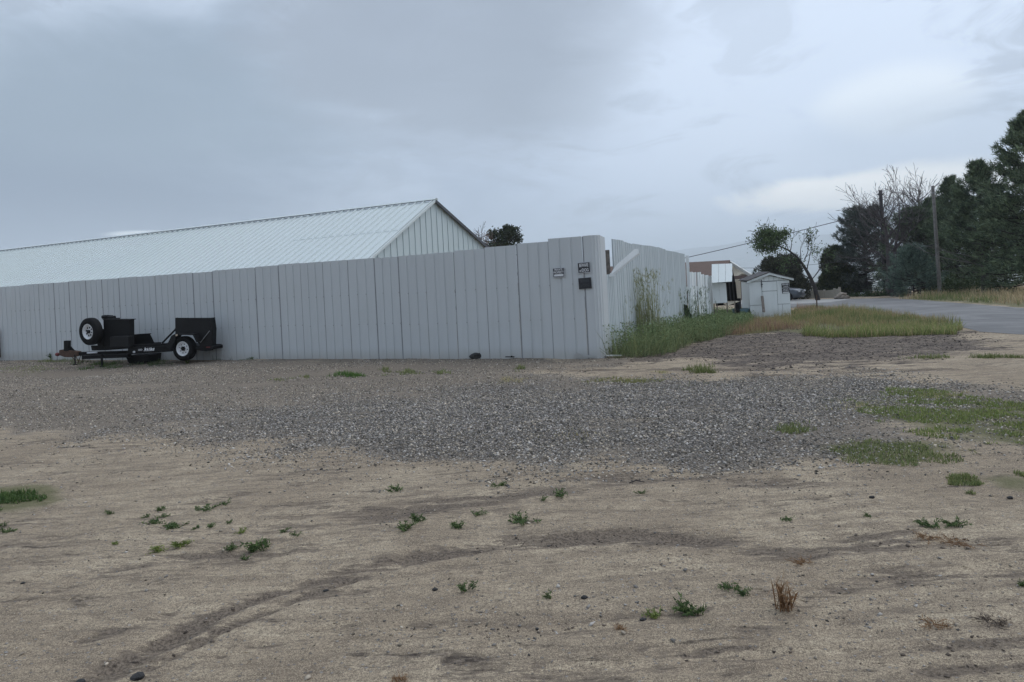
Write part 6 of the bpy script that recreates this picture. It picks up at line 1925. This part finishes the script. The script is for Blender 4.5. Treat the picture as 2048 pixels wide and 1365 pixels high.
gb_ = gravel_points(GRAVEL, 700000, 2, 1.1, 0.26, 0.56, 0.35, 1.5)
g = np.random.default_rng(4)
parts = []
parts.append(rocks(ga, np.clip(g.gamma(6, 0.0041, len(ga)), 0.010, 0.055), stone_cols(len(ga), 1, 0.30), 1))
gb_ = gb_[:110000]
print('GRAVEL', len(ga), len(gb_))
parts.append(rocks(gb_, np.clip(g.gamma(6, 0.0039, len(gb_)), 0.009, 0.05), stone_cols(len(gb_), 2, 0.7), 2))
V, Fc, col = join(parts)
tag(big('gravel', V, Fc, M['stone'], col), 'loose grey crushed stone lying in a band across the yard', 'gravel', kind='stuff')
# pebbles strewn over the dirt
n = 42000
q = np.stack([g.uniform(-9, 9, n), g.uniform(2.8, 11, n)], 1)
q = q[(np.abs(q[:, 0]) < q[:, 1] * 0.8 + 0.6)]
q = q[g.random(len(q)) < 0.14 + 0.86 * sstep(fbm(q[:, 0] * 0.9, q[:, 1] * 1.6, 91, 4), 0.48, 0.66)]
sz = np.clip(g.gamma(3.0, 0.0042, len(q)), 0.005, 0.045)
V, Fc, col = rocks(q, sz, stone_cols(len(q), 3, 0.5) * 0.85, 5)
tag(big('pebbles', V, Fc, M['stone'], col), 'small pebbles and clods strewn over the bare dirt', 'pebbles', kind='stuff')
# bits of dead straw and litter pressed on the dirt
q = np.stack([g.uniform(-6, 6, 5200), g.uniform(3.0, 9.5, 5200)], 1)
q = q[(np.abs(q[:, 0]) < q[:, 1] * 0.8 + 0.4)]
q = q[g.random(len(q)) < 0.15 + 0.85 * sstep(fbm(q[:, 0] * 0.8, q[:, 1] * 1.2, 93, 4), 0.50, 0.64)]
a_ = g.uniform(0, 2 * math.pi, len(q))
dirs_ = np.stack([np.cos(a_), np.sin(a_), g.normal(0, 0.06, len(q))], 1)
c3 = np.stack([q[:, 0], q[:, 1], relz(q[:, 0], q[:, 1]) + 0.006], 1)
V, Fc, col = tufts(c3, dirs_, 1, 0.05, 0.006, 0.08, mixcol(len(q), (0.10, 0.075, 0.055), (0.42, 0.34, 0.23), 11), seed=12)
tag(big('straw', V, Fc, M['grass'], col), 'bits of dead straw lying on the dirt', 'straw', kind='stuff')
# crumbled clods along the two deepest ruts
pc = []
for P, hw, s_ in TRK[:2] + TRK[4:8]:
    L_seg = np.linalg.norm(np.diff(P, axis=0), axis=1)
    for i in range(len(P) - 1):
        k = int(L_seg[i] * 55)
        q = P[i] + (P[i + 1] - P[i]) * g.random((k, 1)) + g.normal(0, 0.5, (k, 2)) * hw
        pc.append(q)
pc = np.concatenate(pc)
pc = pc[sstep(fbm(pc[:, 0] * 1.1, pc[:, 1] * 1.1, 57, 4), 0.42, 0.6) > g.random(len(pc))]
V, Fc, col = rocks(pc, np.clip(g.gamma(2.2, 0.0065, len(pc)), 0.006, 0.05), mixcol(len(pc), (0.05, 0.038, 0.03), (0.20, 0.16, 0.125), 4, 1.5), 8)
tag(big('clods', V, Fc, M['stone'], col), 'crumbled dark clods along the tyre ruts', 'clods', kind='stuff')
# dark chips on the churned soil
a = scatter(MULCH, 6500, 402, 0.5)
sz = np.clip(g.gamma(2.6, 0.0105, len(a)), 0.012, 0.08)
cl = mixcol(len(a), (0.05, 0.04, 0.035), (0.26, 0.215, 0.175), 4, 2.2)
V, Fc, col = rocks(a, sz, cl, 6, 0.5)
tag(big('bark_chips', V, Fc, M['stone'], col), 'dark churned soil clods and bark chips beside the weeds', 'bark chips', kind='stuff')
# single stones and scraps that stand out
for k, (px, py, r, lb) in enumerate([(276, 1350, 0.024, 'black stone at the bottom edge near the dark rut'), (160, 1362, 0.020, 'half seen dark stone at the bottom edge of the photo'), (652, 1178, 0.014, 'dark stone in the rut at its brown stretch'), (1286, 1234, 0.013, 'reddish dark clod below the low yellow-tipped weed'), (1168, 1193, 0.016, 'flat brown clod right of the lone tiny weed'), (1074, 1252, 0.010, 'tiny black stone in the lower rut'), (1744, 1001, 0.020, 'dark stone on pale dirt below the right grass patch'), (2020, 994, 0.020, 'black stone under the right-hand grass patch'), (870, 1180, 0.014, 'small dark stone left of the upright weed'), (46, 1166, 0.012, 'tiny dark stone on the left dirt')]):
    b = G(px, py)
    b[2] = float(relz(b[0], b[1])) + r * 0.3
    tag(obj('stone', rock_mb(b, r * 1.2, 60 + k, 0.6), M['rock'], origin=b), lb, 'stone', 'single dark stones on the dirt')
b = G(955, 717.5); 
tag(obj('rock', rock_mb((b[0], b[1], 0.03), 0.16, 3, 0.66), M['rock'], origin=b), 'rounded black rock lying at the foot of the fence', 'rock')
b = G(1020, 717)
tag(obj('rubber_scrap', MB().prism([(-0.14, 0), (0.14, 0.0), (0.11, 0.05), (0.02, 0.03), (-0.05, 0.055), (-0.12, 0.03)], (b[0], b[1] - 0.12, 0.0), EX, (0, 0.3, 1), (0.0, 0.06, 0)), M['rubber'], origin=b), 'flat dark rubber scrap at the fence foot beside the black rock', 'scrap')
a_, b = G(1142, 716.5), G(1243, 716)
tag(obj('trim_strip', MB().bar((a_[0], a_[1] - 0.1, 0.035), (b[0], b[1] - 0.05, 0.03), 0.09, 0.02), M['white'], origin=a_), 'long white trim strip lying on the ground at the fence corner', 'trim strip')
b = G(1273, 966)
zt0 = float(relz(b[0], b[1]))
tag(obj('twig', MB().tube([(b[0] - 0.07, b[1], zt0 + 0.012), (b[0], b[1] + 0.02, zt0 + 0.03), (b[0] + 0.08, b[1], zt0 + 0.012)], [0.006, 0.007, 0.003], 6), M['barkdk'], origin=b), 'dark bent twig on the dirt at the gravel edge', 'twig')

# ------------------------------------------------------------------ haze
hz_m = bpy.data.materials.new('valley_haze')
hz_m.use_nodes = True
hz_m.node_tree.nodes.clear()
ht = NT(hz_m.node_tree)
pv_ = ht.n('ShaderNodeVolumePrincipled', {'Color': (0.90, 0.95, 1.0, 1), 'Density': 0.00027, 'Anisotropy': 0.0})
ht.n('ShaderNodeOutputMaterial', {'Volume': pv_.outputs[0]})
hz = obj('haze', MB().box((0, 0, 195), (27400, 27400, 530)), hz_m)
tag(hz, 'thin pale haze filling the valley air', kind='stuff')

for o in C.objects:
    if '_o' in o: del o['_o']
